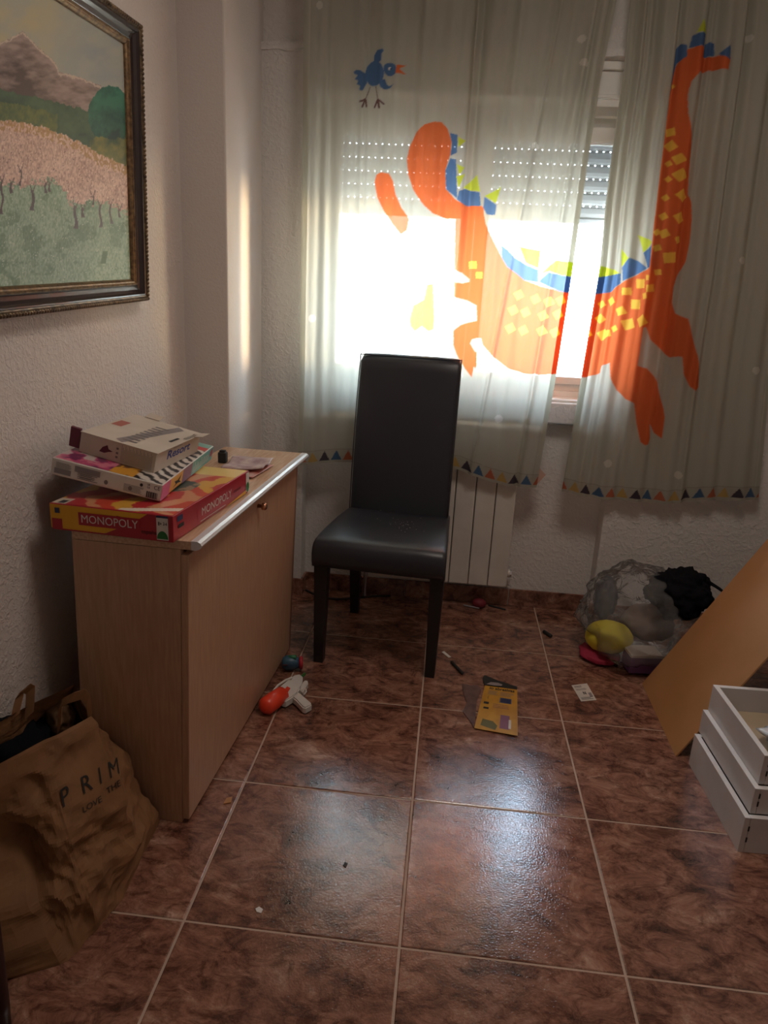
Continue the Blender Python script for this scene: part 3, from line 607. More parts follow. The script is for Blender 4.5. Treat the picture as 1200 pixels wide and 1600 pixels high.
def canvas():
    A, Bv = np.meshgrid(np.linspace(0.054, PW-0.054, 420), np.linspace(0.054, PH-0.054, 300))
    P = np.array(pp(0, 0, 0.0075))+A[..., None]*np.array(ph_)+Bv[..., None]*np.array(pu_)
    px, py = project(P); x, y = px, py
    n1 = fbm(x/26+30, y/20+30, 1); n2 = fbm(x/5+90, y/7+90, 5); n3 = vnoise(x/1.6+60, y/3.2+60, 9); n4 = vnoise(x/1.3+50, y/1.5+50, 12)
    c = np.zeros(x.shape+(3,))
    def put(mask, a, b, t):
        t = np.clip(t, 0, 1)[..., None]; col = np.array(srgb(*a))*(1-t)+np.array(srgb(*b))*t; c[mask] = col[mask]
    full = np.ones(x.shape, bool); t = (n1-0.3)*2
    put(full, (172, 172, 156), (188, 176, 140), t)
    w_ = np.clip((x+0.4*y-90)/70+(n1-0.5)*1.2, 0, 1)[..., None]; c[:] = c*(1-w_)+w_*(np.array(srgb(146, 154, 158))*(1-np.clip(n1*1.2, 0, 1)[..., None])+np.array(srgb(176, 176, 160))*np.clip(n1*1.2, 0, 1)[..., None])
    # mountains
    rid = np.interp(x, [-140, -60, 0, 18, 35, 42, 60, 85, 92, 100, 130, 160, 190], [120, 95, 66, 60, 48, 56, 74, 95, 112, 114, 122, 135, 142])+(n2-0.5)*6
    mt_ = y > rid; put(mt_, (166, 146, 138), (96, 82, 78), (y-rid)/80+(fbm(x/16+y/30+40, y/7-x/40+40, 21)-0.47)*1.7)
    hl = mt_ & (np.abs(y-rid-1-3*n2) < 1.8); put(hl, (205, 190, 170), (190, 170, 155), n2)
    # green slopes
    g0 = np.interp(x, [-140, 0, 40, 90, 130, 150, 190], [130, 140, 148, 160, 172, 175, 170])+(n2-0.5)*10
    gm_ = y > g0; put(gm_, (84, 110, 82), (52, 78, 66), (n1-0.25)*1.7+(n2-0.5)*0.6)
    yl = gm_ & (y > g0+18) & (x < 90); put(yl, (112, 122, 70), (70, 92, 66), (n2-0.2)*1.5)
    tr = (((x-172)/34)**2+((y-180)/46)**2 < 1+0.25*(n2-0.5)) & (x > 132); put(tr, (62, 124, 100), (36, 70, 66), (y-140)/90+(n1-0.5)*1.6+(n2-0.5)*0.8)
    ol = (y > 205) & (x > 140) & (y < 262); put(ol & (y > 210+12*n2), (132, 130, 70), (66, 88, 66), (n1-0.3)*2+(n2-0.4))
    # blossom
    b0 = np.interp(x, [-140, 0, 40, 80, 120, 150, 200], [175, 188, 192, 203, 220, 240, 258])+(n2-0.5)*12
    b1 = np.interp(x, [-140, 0, 40, 90, 110, 150, 200], [300, 292, 288, 282, 318, 316, 330])+(n2-0.5)*26
    bm_ = (y > b0) & (y < b1+10); put(bm_, (222, 190, 172), (166, 128, 116), (n3-0.15)*1.1+(n1-0.5)*0.8)
    put(bm_ & (n4 > 0.86), (240, 218, 204), (232, 205, 190), n3); put(bm_ & (n4 < 0.10), (122, 92, 84), (110, 90, 80), n3)
    put(bm_ & (y < b0+16) & (n3 > 0.45), (196, 160, 110), (170, 130, 95), n4)
    # meadow
    me_ = y >= b1+10*(n3-0.5); put(me_, (120, 148, 118), (164, 184, 158), (n3-0.2)*1.3+(n1-0.5)*0.9)
    put(me_ & (n1 < 0.40), (96, 126, 96), (130, 154, 126), n3); put(me_ & (n4 > 0.9), (196, 208, 188), (190, 200, 180), n3)
    sig = me_ & (np.abs(x-162-0.15*(408-y)) < 4) & (y > 392) & (y < 412) & (n2 > 0.35); put(sig, (78, 110, 78), (88, 120, 86), n3)
    for tx, t0, t1, w in ((3, 280, 335, 3), (18, 285, 302, 3), (32, 265, 290, 2), (51, 297, 329, 4), (72, 285, 302, 2.5), (78, 285, 300, 2), (118, 322, 357, 4), (130, 325, 340, 3), (157, 320, 355, 3), (173, 318, 350, 2.5), (187, 325, 340, 2), (145, 305, 320, 1.5), (-30, 290, 335, 4), (-70, 300, 340, 4)):
        s = (np.abs(x-tx-1.5*np.sin(y/6)) < w*0.55*(1+np.clip((y-t1+8)/9, 0, 1.2))) & (y > t0) & (y < t1); put(s, (98, 84, 84), (74, 64, 66), n3)
        for k in (-1, 1):
            s = (np.abs(x-tx-k*(t0+5-y)*0.32) < 0.7) & (y > t0-8) & (y < t0+5) & (n4 > 0.25); put(s, (118, 96, 90), (96, 80, 76), n3)
    col = np.ones(x.shape+(4,)); col[..., :3] = c
    grid_obj('canvas', P, M['paint'], pic, col, smooth=False)
canvas()

# ------------------------------------------------------------------ cabinet
CN = Vector((-0.089, -1.076, 0)); ca = math.radians(2.6)
cd = Vector((math.sin(ca), math.cos(ca), 0)); cw = Vector((-math.cos(ca), math.sin(ca), 0)); LEAN = 0.026
def cp(s, t, z): return CN+cd*s+cw*t+Vector((LEAN*z, 0, z))
cz = Vector((LEAN, 0, 1))
CLn, CDp, CH = 0.940, 0.27, 0.714
cab = thing('cabinet', 'pale oak flap-front cabinet with a white edged top beside the wall', 'cabinet', tuple(CN))
def cbox(s0, s1, t0, t1, z0, z1, bev=0.0015): return MB().obox(cp(s0, t0, z0), cd*(s1-s0), cw*(t1-t0), cz*(z1-z0), bev)
cbox(0, 0.018, 0.018, CDp, 0.0, CH).build('side_panel', M['oak'], cab)
cbox(CLn-0.03, CLn, 0.004, CDp, 0.0, CH).build('side_panel', M['oak_dk'], cab)
cbox(0.018, CLn-0.03, CDp-0.008, CDp, 0.02, CH).build('back_panel', M['oak'], cab)
cbox(0.018, CLn-0.03, 0.02, CDp-0.008, 0.03, 0.05).build('bottom_panel', M['oak'], cab)
dr = cbox(0.0, CLn-0.032, 0.0, 0.0175, 0.012, CH-0.012).build('flap_door', M['oak'], cab)
cbox(0.0, CLn+0.012, -0.006, CDp, CH+0.0005, CH+0.021).build('top_panel', M['oak_top'], cab)
prof = [(-0.006, CH+0.0008), (-0.018, CH+0.001), (-0.026, CH+0.005), (-0.030, CH+0.012), (-0.027, CH+0.018), (-0.020, CH+0.0215), (-0.006, CH+0.0215)]
MB().loft([[cp(s, t, z) for t, z in prof] for s in (0.0, CLn+0.012)], True).build('edge_strip', M['strip'], cab)
kn = onx(397, 790, -0.06); ks = (Vector(kn)-CN).dot(cd); kz = kn[2]
kb = MB().tube([cp(ks, 0.0, kz), cp(ks, -0.012, kz), cp(ks, -0.013, kz), cp(ks, -0.022, kz), cp(ks, -0.026, kz)], [0.006, 0.005, 0.010, 0.011, 0.007], 12)
kb.build('knob', M['copper'], dr, smooth=True)
TOPZ = CH+0.0215
def top_z(x, y): return TOPZ

# ------------------------------------------------------------------ the stack of game boxes
def game_box(name, label, group, o, u, v, W, L, H, body):
    o, u, v = Vector(o), Vector(u).normalized(), Vector(v); v = (v-u*u.dot(v)).normalized(); n = u.cross(v).normalized()
    if n.z < 0: n = -n
    t = thing(name, label, 'box', tuple(o), group)
    near = Face(o+u*W, -u*W, n*H, -v); right = Face(o, v*L, n*H, -u); top = Face(o+u*W+n*H, -u*W, v*L, n)
    return t, near, right, top, (o, u, v, n)
g1o = (-0.094, -1.098, TOPZ+0.0006)
t1, fn, fr_, ft, (o, u, v, n) = game_box('board_game_box', 'red and yellow board game box lying flat, lowest of the stack on the cabinet', None, g1o, (-0.996, 0.09, 0), (0.075, 0.996, 0), 0.288, 0.44, 0.060, None)
W1, L1, H1 = 0.288, 0.44, 0.060
MB().obox(o+u*0.002+v*0.002, u*(W1-0.004), v*(L1-0.004), n*(H1-0.004), 0.001).build('box_tray', M['red'], t1)
lid = MB().obox(o+n*0.004, u*W1, v*L1, n*(H1-0.004), 0.0015).build('box_lid', M['red'], t1)
fn.rect('printed_panel', 0.005, 0.08, 0.55, 0.98, M['yellow'], t1, 1); fn.patch('printed_panel', [(0.45, 0.08), (0.995, 0.08), (0.995, 0.98), (0.80, 0.98), (0.66, 0.55)], M['red'], t1, 2)
fn.patch('printed_panel', [(0.50, 0.98), (0.80, 0.98), (0.72, 0.72), (0.55, 0.80)], M['yellow'], t1, 3); fn.rect('printed_panel', 0.015, 0.08, 0.10, 0.45, M['red'], t1, 2)
fn.rect('title_plate', 0.24, 0.30, 0.74, 0.78, M['red'], t1, 4); fn.text('MONOPOLY', 0.265, 0.40, 0.725, 0.70, M['white_print'], t1, 5)
fn.text('españa', 0.75, 0.20, 0.87, 0.40, M['ink'], t1, 5)
fn.rect('publisher_mark', 0.045, 0.66, 0.085, 0.86, M['darkblue'], t1, 3)
fn.rect('side_label', 0.872, 0.08, 0.965, 0.90, M['white_print'], t1, 5); fn.rect('label_band', 0.872, 0.90, 0.965, 0.98, M['darkblue'], t1, 5)
fn.patch('label_badge', [(0.918+0.044*math.cos(a*math.pi/10), 0.12+0.30*math.sin(a*math.pi/10)) for a in range(0, 11)], M['green'], t1, 6)
fn.text('8+', 0.885, 0.62, 0.915, 0.76, M['ink'], t1, 6, 0.02); fn.text('2-6', 0.925, 0.64, 0.958, 0.76, M['ink'], t1, 6, 0.02)
fr_.rect('title_plate', 0.27, 0.18, 0.93, 0.90, M['red'], t1, 2)
fr_.text('MONOPOLY', 0.32, 0.34, 0.72, 0.66, M['white_print'], t1, 3); fr_.lines('small_print', 0.30, 0.14, 0.72, 0.20, 1, M['white_print'], t1, 3)
fr_.text('españa', 0.75, 0.38, 0.86, 0.56, M['ink'], t1, 3)
fr_.rect('publisher_mark', 0.04, 0.70, 0.10, 0.90, M['darkblue'], t1, 3); fr_.rect('small_label', 0.05, 0.44, 0.11, 0.58, M['ink'], t1, 3)
fr_.rect('side_label', 0.945, 0.10, 0.995, 0.95, M['white_print'], t1, 3); fr_.patch('label_badge', [(0.97+0.024*math.cos(a*math.pi/8), 0.3+0.22*math.sin(a*math.pi/8)) for a in range(16)], M['green'], t1, 4)
fr_.patch('printed_panel', [(0.62, 0.04), (0.94, 0.04), (0.94, 0.20)], M['yellow'], t1, 3)
def art1(x, y):
    c = np.zeros(x.shape+(3,)); n = fbm(x*9, y*12, 3); d = x*1.2+y*0.55+0.15*np.sin(y*14)
    st = (np.floor(d*6+n*1.4) % 4).astype(int); cs = np.array([srgb(198, 70, 50), srgb(214, 160, 60), srgb(180, 40, 46), srgb(206, 140, 100)]); c[:] = cs[st]
    m = (((x-0.62)/0.22)**2+((y-0.52)/0.14)**2 < 0.7+0.8*(n-0.3)); c[m] = np.array(srgb(60, 70, 60)); m2 = m & (n > 0.52); c[m2] = srgb(150, 120, 90)
    c[(y > 0.8) & (x > 0.5)] = srgb(222, 190, 110); c[(y < 0.1) & (x < 0.12)] = srgb(205, 190, 170); c[(y < 0.07) & (x < 0.10) & (x > 0.05) & (y > 0.02)] = srgb(30, 30, 40)
    w = (y < 0.16) & (x > 0.55) & (np.abs(x*0.5-y*2.2-0.25) < 0.06); c[w] = srgb(222, 205, 190); return c
art('lid_artwork', ft, art1, 110, 160, t1, 1)

t2, fn, fr_, ft, (o, u, v, n) = game_box('puzzle_game_box', 'pink and white flat game box tilted against the wall, middle of the stack', None, (-0.157, -1.012, TOPZ+0.0635), (-0.978, -0.06, 0.20), (-0.03, 1, 0), 0.247, 0.425, 0.039, None)
W2, L2, H2 = 0.247, 0.425, 0.039
MB().obox(o+u*0.002+v*0.002, u*(W2-0.004), v*(L2-0.004), n*(H2-0.003), 0.001).build('box_tray', M['white_print'], t2)
MB().obox(o+n*0.003, u*W2, v*L2, n*(H2-0.003), 0.0015).build('box_lid', M['white_print'], t2)
for k, (x0, x1) in enumerate(((0.04, 0.19), (0.24, 0.43), (0.26, 0.40), (0.66, 0.84))): fn.lines('small_print', x0, 0.15+0.3*(k == 0), x1, 0.85-0.25*(k > 1), 7, M['greyline'], t2, 1, k)
fn.rect('printed_panel', 0.21, 0.52, 0.44, 0.86, M['grey_print'], t2, 2); fn.rect('printed_panel', 0.03, 0.16, 0.18, 0.48, M['grey_print'], t2, 2)
for x in (0.50, 0.72): fn.patch('recycling_mark', [(x+0.018*math.cos(a*math.pi/6), 0.35+0.14*math.sin(a*math.pi/6)) for a in range(12)], M['greyline'], t2, 2)
fn.patch('recycling_mark', [(0.815+0.014*math.cos(a*math.pi/6), 0.72+0.10*math.sin(a*math.pi/6)) for a in range(12)], M['ink'], t2, 2)
fn.text('UK', 0.868, 0.78, 0.895, 0.90, M['ink'], t2, 2, 0.02); fn.text('CA', 0.868, 0.62, 0.895, 0.74, M['ink'], t2, 2, 0.02); fn.text('CE', 0.93, 0.64, 0.985, 0.88, M['ink'], t2, 2)
r_ = random.Random(5); bc = MB(); x = 0.87
while x < 0.975: w_ = r_.choice((0.004, 0.007, 0.011)); bc.poly([fn.p(x, 0.08, 2), fn.p(x+w_, 0.08, 2), fn.p(x+w_, 0.46, 2), fn.p(x, 0.46, 2)]); x += w_+r_.choice((0.004, 0.006))
bc.build('barcode', M['ink'], t2, recalc=False)
fr_.rect('printed_panel', 0.0, 0.02, 0.14, 0.98, M['pink'], t2, 1); fr_.rect('printed_panel', 0.14, 0.10, 0.36, 0.98, M['yellow'], t2, 1); fr_.rect('printed_panel', 0.36, 0.02, 0.54, 0.98, M['mauve'], t2, 1); fr_.rect('printed_panel', 0.54, 0.02, 1.0, 0.98, M['teal'], t2, 1)
fr_.patch('printed_figure', [(0.19, 0.22), (0.24, 0.40), (0.21, 0.62), (0.27, 0.55), (0.33, 0.78), (0.30, 0.45), (0.34, 0.25), (0.27, 0.36)], M['ink'], t2, 2)
r_ = random.Random(8); mb = MB()
for k in range(13): x = 0.57+k*0.027; y1 = r_.uniform(0.55, 0.85); mb.poly([fr_.p(x, 0.2, 2), fr_.p(x+0.008, 0.2, 2), fr_.p(x+0.008, y1, 2), fr_.p(x, y1, 2)])
mb.build('small_print', M['white_print'], t2, recalc=False); fr_.patch('label_badge', [(0.955+0.03*math.cos(a*math.pi/6), 0.6+0.28*math.sin(a*math.pi/6)) for a in range(12)], M['red'], t2, 3)
def art2(x, y):
    c = np.zeros(x.shape+(3,)); n = fbm(x*12, y*14, 8); c[:] = srgb(186, 72, 116); c[n > 0.5] = srgb(206, 120, 140); c[n < 0.34] = srgb(120, 50, 90)
    c[(x < 0.35) & (y > 0.1) & (y < 0.55) & (n > 0.42)] = srgb(196, 180, 176); m = (x > 0.5) & (x < 0.78) & (y < 0.2); c[m] = srgb(210, 150, 50); c[m & (n > 0.5)] = srgb(110, 70, 40)
    z = (x > 0.72) & (np.sin(x*30+y*70+n*5) > 0.1); c[(x > 0.72)] = srgb(205, 195, 185); c[z] = srgb(40, 36, 38); c[(x > 0.75) & (y > 0.82)] = srgb(190, 60, 60); c[(x > 0.75) & (y > 0.9)] = srgb(110, 160, 150); return c
art('lid_artwork', ft, art2, 90, 150, t2, 1)

# carton with loose flaps on top
R3 = Vector((-0.195, -0.950, 0.8470)); u3 = Vector((-0.985, 0.05, 0.201)).normalized(); n2_ = Vector(n)
t3, fn, fr_, ft, (o, u, v, n) = game_box('flattened_carton', 'worn white carton with loose flaps and blue lettering, topmost of the stack', None, tuple(R3), tuple(u3), (0.12, 0.99, -0.02), 0.184, 0.253, 0.0485, None)
W3, L3, H3 = 0.184, 0.253, 0.0485
th = 0.002
mb = MB().obox(o, u*W3, v*L3, n*th).obox(o+n*th, u*W3, v*th, n*(H3-th)).obox(o+n*th+v*(L3-th), u*W3, v*th, n*(H3-th)).obox(o+n*th+v*th, u*th, v*(L3-2*th), n*(H3-th)).obox(o+n*th+v*th+u*(W3-th), u*th, v*(L3-2*th), n*(H3-th))
mb.build('carton_body', M['card'], t3)
lidp = MB().obox(o+n*(H3+0.0002)-u*0.006-v*0.008, u*(W3+0.004), v*(L3+0.012), n*th, 0.0005).build('top_flap', M['card'], t3)
tf = Face(o+u*(W3-0.002)+n*(H3+th+0.0002)-v*0.008, -u*(W3+0.004), v*(L3+0.012), n)
tf.patch('printed_band', [(0.40, 0.08), (0.52, 0.02), (0.78, 0.90), (0.66, 0.97)], M['grey_print'], t3, 1)
tf.lines('small_print', 0.46, 0.1, 0.66, 0.82, 9, M['greyline'], t3, 2, 3)
tf.rect('printed_panel', 0.04, 0.46, 0.18, 0.66, mat('faded_red_print', srgb(176, 100, 88), 0.6), t3, 1)
tf.patch('finger_slot', [(0.86, 0.42), (0.90, 0.42), (0.91, 0.60), (0.87, 0.60)], M['ink'], t3, 2); tf.text('OKIN', 0.93, 0.62, 0.985, 0.90, M['ink'], t3, 2)
fr_.text('Resort', 0.24, 0.40, 0.76, 0.84, M['blue_ink'], t3, 1, 0.025, shear=0.03); fr_.lines('small_print', 0.36, 0.86, 0.62, 0.92, 1, M['greyline'], t3, 1)
nl = MB()
for k in range(26): x = 0.55+k*0.016; nl.poly([fn.p(x, 0.08, 1), fn.p(x+0.004, 0.08, 1), fn.p(x+0.004, 0.90-0.1*(k % 3), 1), fn.p(x, 0.90-0.1*(k % 3), 1)])
nl.build('small_print', M['greyline'], t3, recalc=False)
fn.patch('printed_figure', [(0.26, 0.30), (0.30, 0.55), (0.36, 0.70), (0.38, 0.52), (0.44, 0.45), (0.38, 0.38), (0.33, 0.28)], M['maroon'], t3, 1)
for yy in (0.2, 0.4, 0.62): fn.rect('printed_mark', 0.48, yy, 0.51, yy+0.10, M['greyline'], t3, 1)
# flaps at the open left end and the far end
MB().obox(o+u*(W3+0.002)+n*0.006, u*0.022+n*0.002-v*0.004, v*0.010+u*0.002, n*0.046).build('side_flap', M['maroon'], t3)
MB().obox(o+u*(W3-0.03)+v*(L3-0.001)+n*(H3+0.003), v*0.028+n*0.006, -u*0.04, n*0.0015).build('end_flap', M['card'], t3)
MB().obox(o+n*(H3+0.0026)-u*0.004+v*0.20, -u*0.022+n*0.006, v*0.05, n*0.0012).build('side_flap', M['card'], t3)

# leaflets and a little black block on the cabinet top behind the boxes
def sheet(name, label, cat, p0, du, dv, curl, mt, seed, nu=26, nv=18, par=None, group=None):
    p0, du, dv = np.array(p0), np.array(du), np.array(dv); U, V = np.meshgrid(np.linspace(0, 1, nu), np.linspace(0, 1, nv)); P = p0+U[..., None]*du+V[..., None]*dv
    P[..., 2] += curl(U, V)+0.003*(fbm(U*4+seed, V*4, seed))
    o = grid_obj(name, P, mt, None, None, org=tuple(p0)); tag(o, label, cat, group)
    sd = o.modifiers.new('thickness', 'SOLIDIFY'); sd.thickness = 0.0008; sd.offset = 1; return o
M['leaf1'] = mat('mauve_leaflet', srgb(150, 118, 122), 0.5, col2=srgb(196, 176, 170), nscale=30); M['leaf2'] = mat('pink_leaflet', srgb(205, 120, 105), 0.5, col2=srgb(190, 150, 140), nscale=22)
lp = onz(352, 722, TOPZ+0.002)
sheet('leaflet', 'pink leaflet lying under the curled grey one on the cabinet', 'leaflet', (-0.168, -0.494, TOPZ+0.0015), (0.085, -0.03, 0), (0.02, 0.17, 0), lambda U, V: 0.002*U, M['leaf2'], 3)
sheet('leaflet', 'curled grey-mauve leaflet on the cabinet beside the game boxes', 'leaflet', (-0.197, -0.464, TOPZ+0.009), (0.13, 0.0, 0), (-0.01, 0.17, 0), lambda U, V: 0.020*np.clip(U-0.45, 0, 1)**1.2*np.clip(1-V*0.9, 0, 1)+0.004*np.sin(V*9), M['leaf1'], 4)
bb = onz(348, 708, TOPZ+0.03)
tag(MB().box((bb[0]-0.013, bb[1]-0.012, TOPZ+0.0005), (bb[0]+0.013, bb[1]+0.012, TOPZ+0.034), 0.003).box((bb[0]-0.009, bb[1]-0.008, TOPZ+0.034), (bb[0]+0.009, bb[1]+0.008, TOPZ+0.040), 0.002).build('battery_block', M['ink'], org=(bb[0], bb[1], TOPZ)), 'small black block standing on the cabinet behind the game boxes', 'block')

# ------------------------------------------------------------------ chair
CC = Vector((0.290, -0.010, 0)); ex = Vector((0.9965, -0.084, 0)); ey = Vector((0.084, 0.9965, 0))
def ch(x, y, z): return CC+ex*x+ey*y+Vector((0, 0, z))
chair = thing('dining_chair', 'black leather high-back dining chair standing in front of the window', 'chair', tuple(CC))
def leg(xb, yb, xt, yt, sb, st, zt):
    sq = lambda x, y, s, z: [ch(x-s, y-s, z), ch(x-s*0.8, y-s*1.02, z), ch(x+s*0.8, y-s*1.02, z), ch(x+s, y-s, z), ch(x+s, y+s, z), ch(x-s, y+s, z)]
    MB().loft([sq(xb+(xt-xb)*k, yb+(yt-yb)*k, sb+(st-sb)*k, zt*k) for k in (0, 0.25, 0.5, 0.75, 1)], True).build('leg', M['legwood'], chair)
leg(-0.200, -0.218, -0.200, -0.208, 0.0165, 0.024, 0.395); leg(0.200, -0.218, 0.200, -0.208, 0.0165, 0.024, 0.395)
leg(-0.168, 0.222, -0.165, 0.170, 0.0165, 0.023, 0.395); leg(0.168, 0.222, 0.165, 0.170, 0.0165, 0.023, 0.395)
sp = [(-0.252, 0.372), (-0.257, 0.395), (-0.258, 0.425), (-0.253, 0.447), (-0.242, 0.461), (-0.225, 0.469), (-0.19, 0.4735), (-0.10, 0.477), (0.02, 0.477), (0.12, 0.473), (0.205, 0.466), (0.205, 0.372)]
hw = lambda y: 0.228-0.030*(y+0.25)/0.45
rings = []
for fx, ins, dz in ((-1.0, 0.010, 0.020), (-0.995, 0.004, 0.012), (-0.975, 0.001, 0.005), (-0.93, 0, 0.0015), (-0.6, 0, 0), (-0.2, 0, 0.002), (0.2, 0, 0.002), (0.6, 0, 0), (0.93, 0, 0.0015), (0.975, 0.001, 0.005), (0.995, 0.004, 0.012), (1.0, 0.010, 0.020)):
    rings.append([ch(fx*hw(y), y+(ins if y < 0 else -ins), 0.372+(z-0.372)*(1-dz/0.105)) for y, z in sp])
seat = MB().loft(rings, True).build('seat', M['leather'], chair, smooth=True)
dm = MB(); r_ = random.Random(4)
for k in range(46):
    gx = r_.gauss(0.035, 0.035) if k < 34 else r_.uniform(-0.16, 0.16); gy = r_.gauss(-0.02, 0.05) if k < 34 else r_.uniform(-0.2, 0.15); s = r_.uniform(0.0005, 0.0019)
    dm.poly([ch(gx+s*math.cos(a*1.256+k)*r_.uniform(.5, 1), gy+s*math.sin(a*1.256+k), 0.4772) for a in range(5)], 0.0006)
o = dm.build('dust_flecks', M['white_plastic'], seat); o['kind'] = 'stuff'
def sup(hx, hy, n=28, e=5.0):
    q = []
    for k in range(n):
        a = 2*math.pi*k/n; c, s = math.cos(a), math.sin(a); q.append((hx*math.copysign(abs(c)**(2/e), c), hy*math.copysign(abs(s)**(2/e), s)))
    return q
rings = []
for k in range(25):
    t = k/24; z = 0.385+0.668*t; e_ = max(0, (t-0.955)/0.045); hx = 0.192-0.010*e_**2; hy = (0.036-0.010*t)*(1-0.55*e_**2)
    yc = 0.180+0.03*t+0.058*t*t
    rings.append([ch(x, yc+y-0.004*math.cos(x/0.192*1.5)*math.sin(t*3), z-0.004*abs(x/0.19)**4*e_) for x, y in sup(hx, hy)])
back = MB().loft(rings, True).build('backrest', M['leather'], chair, smooth=True)
for sx_ in (-1, 1):
    MB().tube([ch(sx_*0.190, 0.180+0.03*t+0.058*t*t-(0.036-0.010*t)+0.001, 0.47+0.583*t-0.002) for t in [k/12 for k in range(13)]], 0.0022, 6).build('seam_piping', M['leather'], back, smooth=True)
MB().tube([ch(x, 0.268-0.0165, 1.0475) for x in np.linspace(-0.19, 0.19, 9)], 0.0022, 6).build('seam_piping', M['leather'], back, smooth=True)

# ------------------------------------------------------------------ brown board leaning to the right, and the drawers in front of it
A_ = Vector((1.217, -0.161, 0)); B_ = Vector((1.212, -0.585, 0)); lean = math.radians(61)
dU = (A_-B_).normalized(); dN = Vector((dU.y, -dU.x, 0)); dN = dN if dN.x > 0 else -dN; dV = dN*math.cos(lean)+Vector((0, 0, math.sin(lean))); dT = dU.cross(dV).normalized()
bl_ = (XR-0.002-1.222-0.006)/math.cos(lean)
o = MB().obox(B_+Vector((0, 0, 0.0005)), dU*(A_-B_).length, dV*bl_, dT*0.005 if dT.x > 0 else -dT*0.005, 0.0008).build('fibreboard_panel', M['fibre'], org=tuple(B_))
tag(o, 'large brown fibreboard panel leaning on its edge behind the white drawers', 'panel')
def drawer(label, x0, y0, y1, z0, z1, w=0.40, rot=2.0):
    R = Matrix.Rotation(math.radians(rot), 4, 'Z'); piv = Vector((x0, y0, 0)); MT = Matrix.Translation(piv) @ R; L = y1-y0; t = 0.0135
    d = thing('drawer', label, 'drawer', (x0, y0, z0), 'white drawers stacked on the floor')
    def bx(nm, lo, hi, mt): return MB().box(lo, hi, 0.0006, MT).build(nm, mt, d)
    e = 0.0006
    for nm, lo, hi in (('side_panel', (0, 0, z0), (t, L, z1)), ('side_panel', (w-t, 0, z0), (w, L, z1)), ('front_panel', (t+e, 0, z0), (w-t-e, t, z1)), ('back_panel', (t+e, L-t, z0), (w-t-e, L, z1))):
        p = bx(nm, lo, (hi[0], hi[1], hi[2]-0.0012), M['melamine']); MB().box((lo[0], lo[1], z1-0.0011), (hi[0], hi[1], z1), 0.0, MT).build('edge_band', M['melamine_edge'], p)
    bx('base_panel', (t+e, t+e, z0+0.008), (w-t-e, L-t-e, z0+0.012), M['beige'])
    for hz in (0.3, 0.62): 
        MB().box((0.012, -0.0006, z0+(z1-z0)*hz), (0.016, 0.0006, z0+(z1-z0)*hz+0.014), 0, MT).build('dowel_hole', M['dark'], d)
    return d, MT
drawer('white melamine drawer lying on the floor tiles, lowest of the stack', 1.254, -0.962, -0.612, 0.0, 0.100)
drawer('white melamine drawer between two others, middle of the stack', 1.270, -0.945, -0.597, 0.1005, 0.172, 0.40)
d3, MT3 = drawer('open white melamine drawer with crumpled film inside, topmost of the stack', 1.283, -0.927, -0.597, 0.1725, 0.254, 0.40)

# ------------------------------------------------------------------ soft lumps
def blob(name, c, r, amp, freq, mt, seed=0, sub=4, parent=None, squash=None, flat=0.0, smooth=True):
    bm = bmesh.new(); bmesh.ops.create_icosphere(bm, subdivisions=sub, radius=1.0); c = Vector(c); off = Vector((seed*3.1, seed*1.7, seed*0.9))
    vs = []
    for q in bm.verts:
        p = q.co.copy(); k = 1+amp*mnoise.fractal(p*freq+off, 0.8, 2.0, 4)+amp*0.6*abs(mnoise.noise(p*freq*2.2+off))
        w = Vector((p.x*r[0]*k, p.y*r[1]*k, p.z*r[2]*k))
        if squash: w = squash(w)
        w = c+w
        if flat is not None and w.z < flat: w.z = flat+0.0006*((q.index*7) % 5)/5
        vs.append(w)
    fs = [[q.index for q in f.verts] for f in bm.faces]; bm.free()
    return MB().add(vs, fs).build(name, mt, parent, smooth=smooth, org=(None if parent else (c.x, c.y, flat or 0)))
o = blob('crumpled_film', (1.44, -0.80, 0.215), (0.085, 0.095, 0.030), 0.35, 3.0, mat('milky_film', (0.72, 0.74, 0.78), 0.25, bump=0.6, bscale=25, bdist=0.01), 3, flat=0.1850); tag(o, 'crumpled milky plastic film inside the topmost white drawer', 'film')

# clear bag of odds and ends behind the board
M['yel'] = mat('yellow_felt', (0.72, 0.62, 0.05), 0.7, bump=0.2, bscale=40); M['purple'] = mat('purple_card', srgb(112, 72, 118), 0.5); M['greycl'] = mat('grey_cloth', srgb(128, 114, 104), 0.85, col2=srgb(92, 84, 80), nscale=9, bump=0.3, bscale=30, bdist=0.006)
M['magenta'] = mat('magenta_cloth', srgb(158, 30, 62), 0.7, bump=0.3, bscale=50)
def sqb(w):
    if w.z < 0: k = 1+0.10*min(1, -w.z/0.10); w.x *= k; w.y *= k
    return w
bag = blob('clear_plastic_bag', (1.232, 0.062, 0.165), (0.202, 0.198, 0.190), 0.13, 2.2, M['film'], 5, 5, flat=0.001, squash=sqb)
tag(bag, 'clear plastic bag full of soft toys and cloth on the floor by the wall', 'bag')
yb = ony(948, 1003, -0.015)
yo = blob('yellow_soft_ball', (yb[0]+0.01, 0.005, 0.090), (0.086, 0.068, 0.062), 0.05, 1.5, M['yel'], 2, 3, flat=0.041); tag(yo, 'yellow soft ball inside the clear plastic bag', 'toy')
rc = blob('magenta_cloth', (1.100, 0.012, 0.018), (0.074, 0.085, 0.020), 0.10, 2.5, M['magenta'], 6, 4, flat=0.004); tag(rc, 'magenta cloth under the yellow ball in the clear bag', 'cloth')
pc = onz(968, 1056, 0.01)
pbx = thing('purple_box', 'small purple card box with a white lid inside the clear bag', 'box', (1.21, -0.06, 0.006))
PM = Matrix.Translation((1.182, -0.108, 0)) @ Matrix.Rotation(math.radians(8), 4, 'Z')
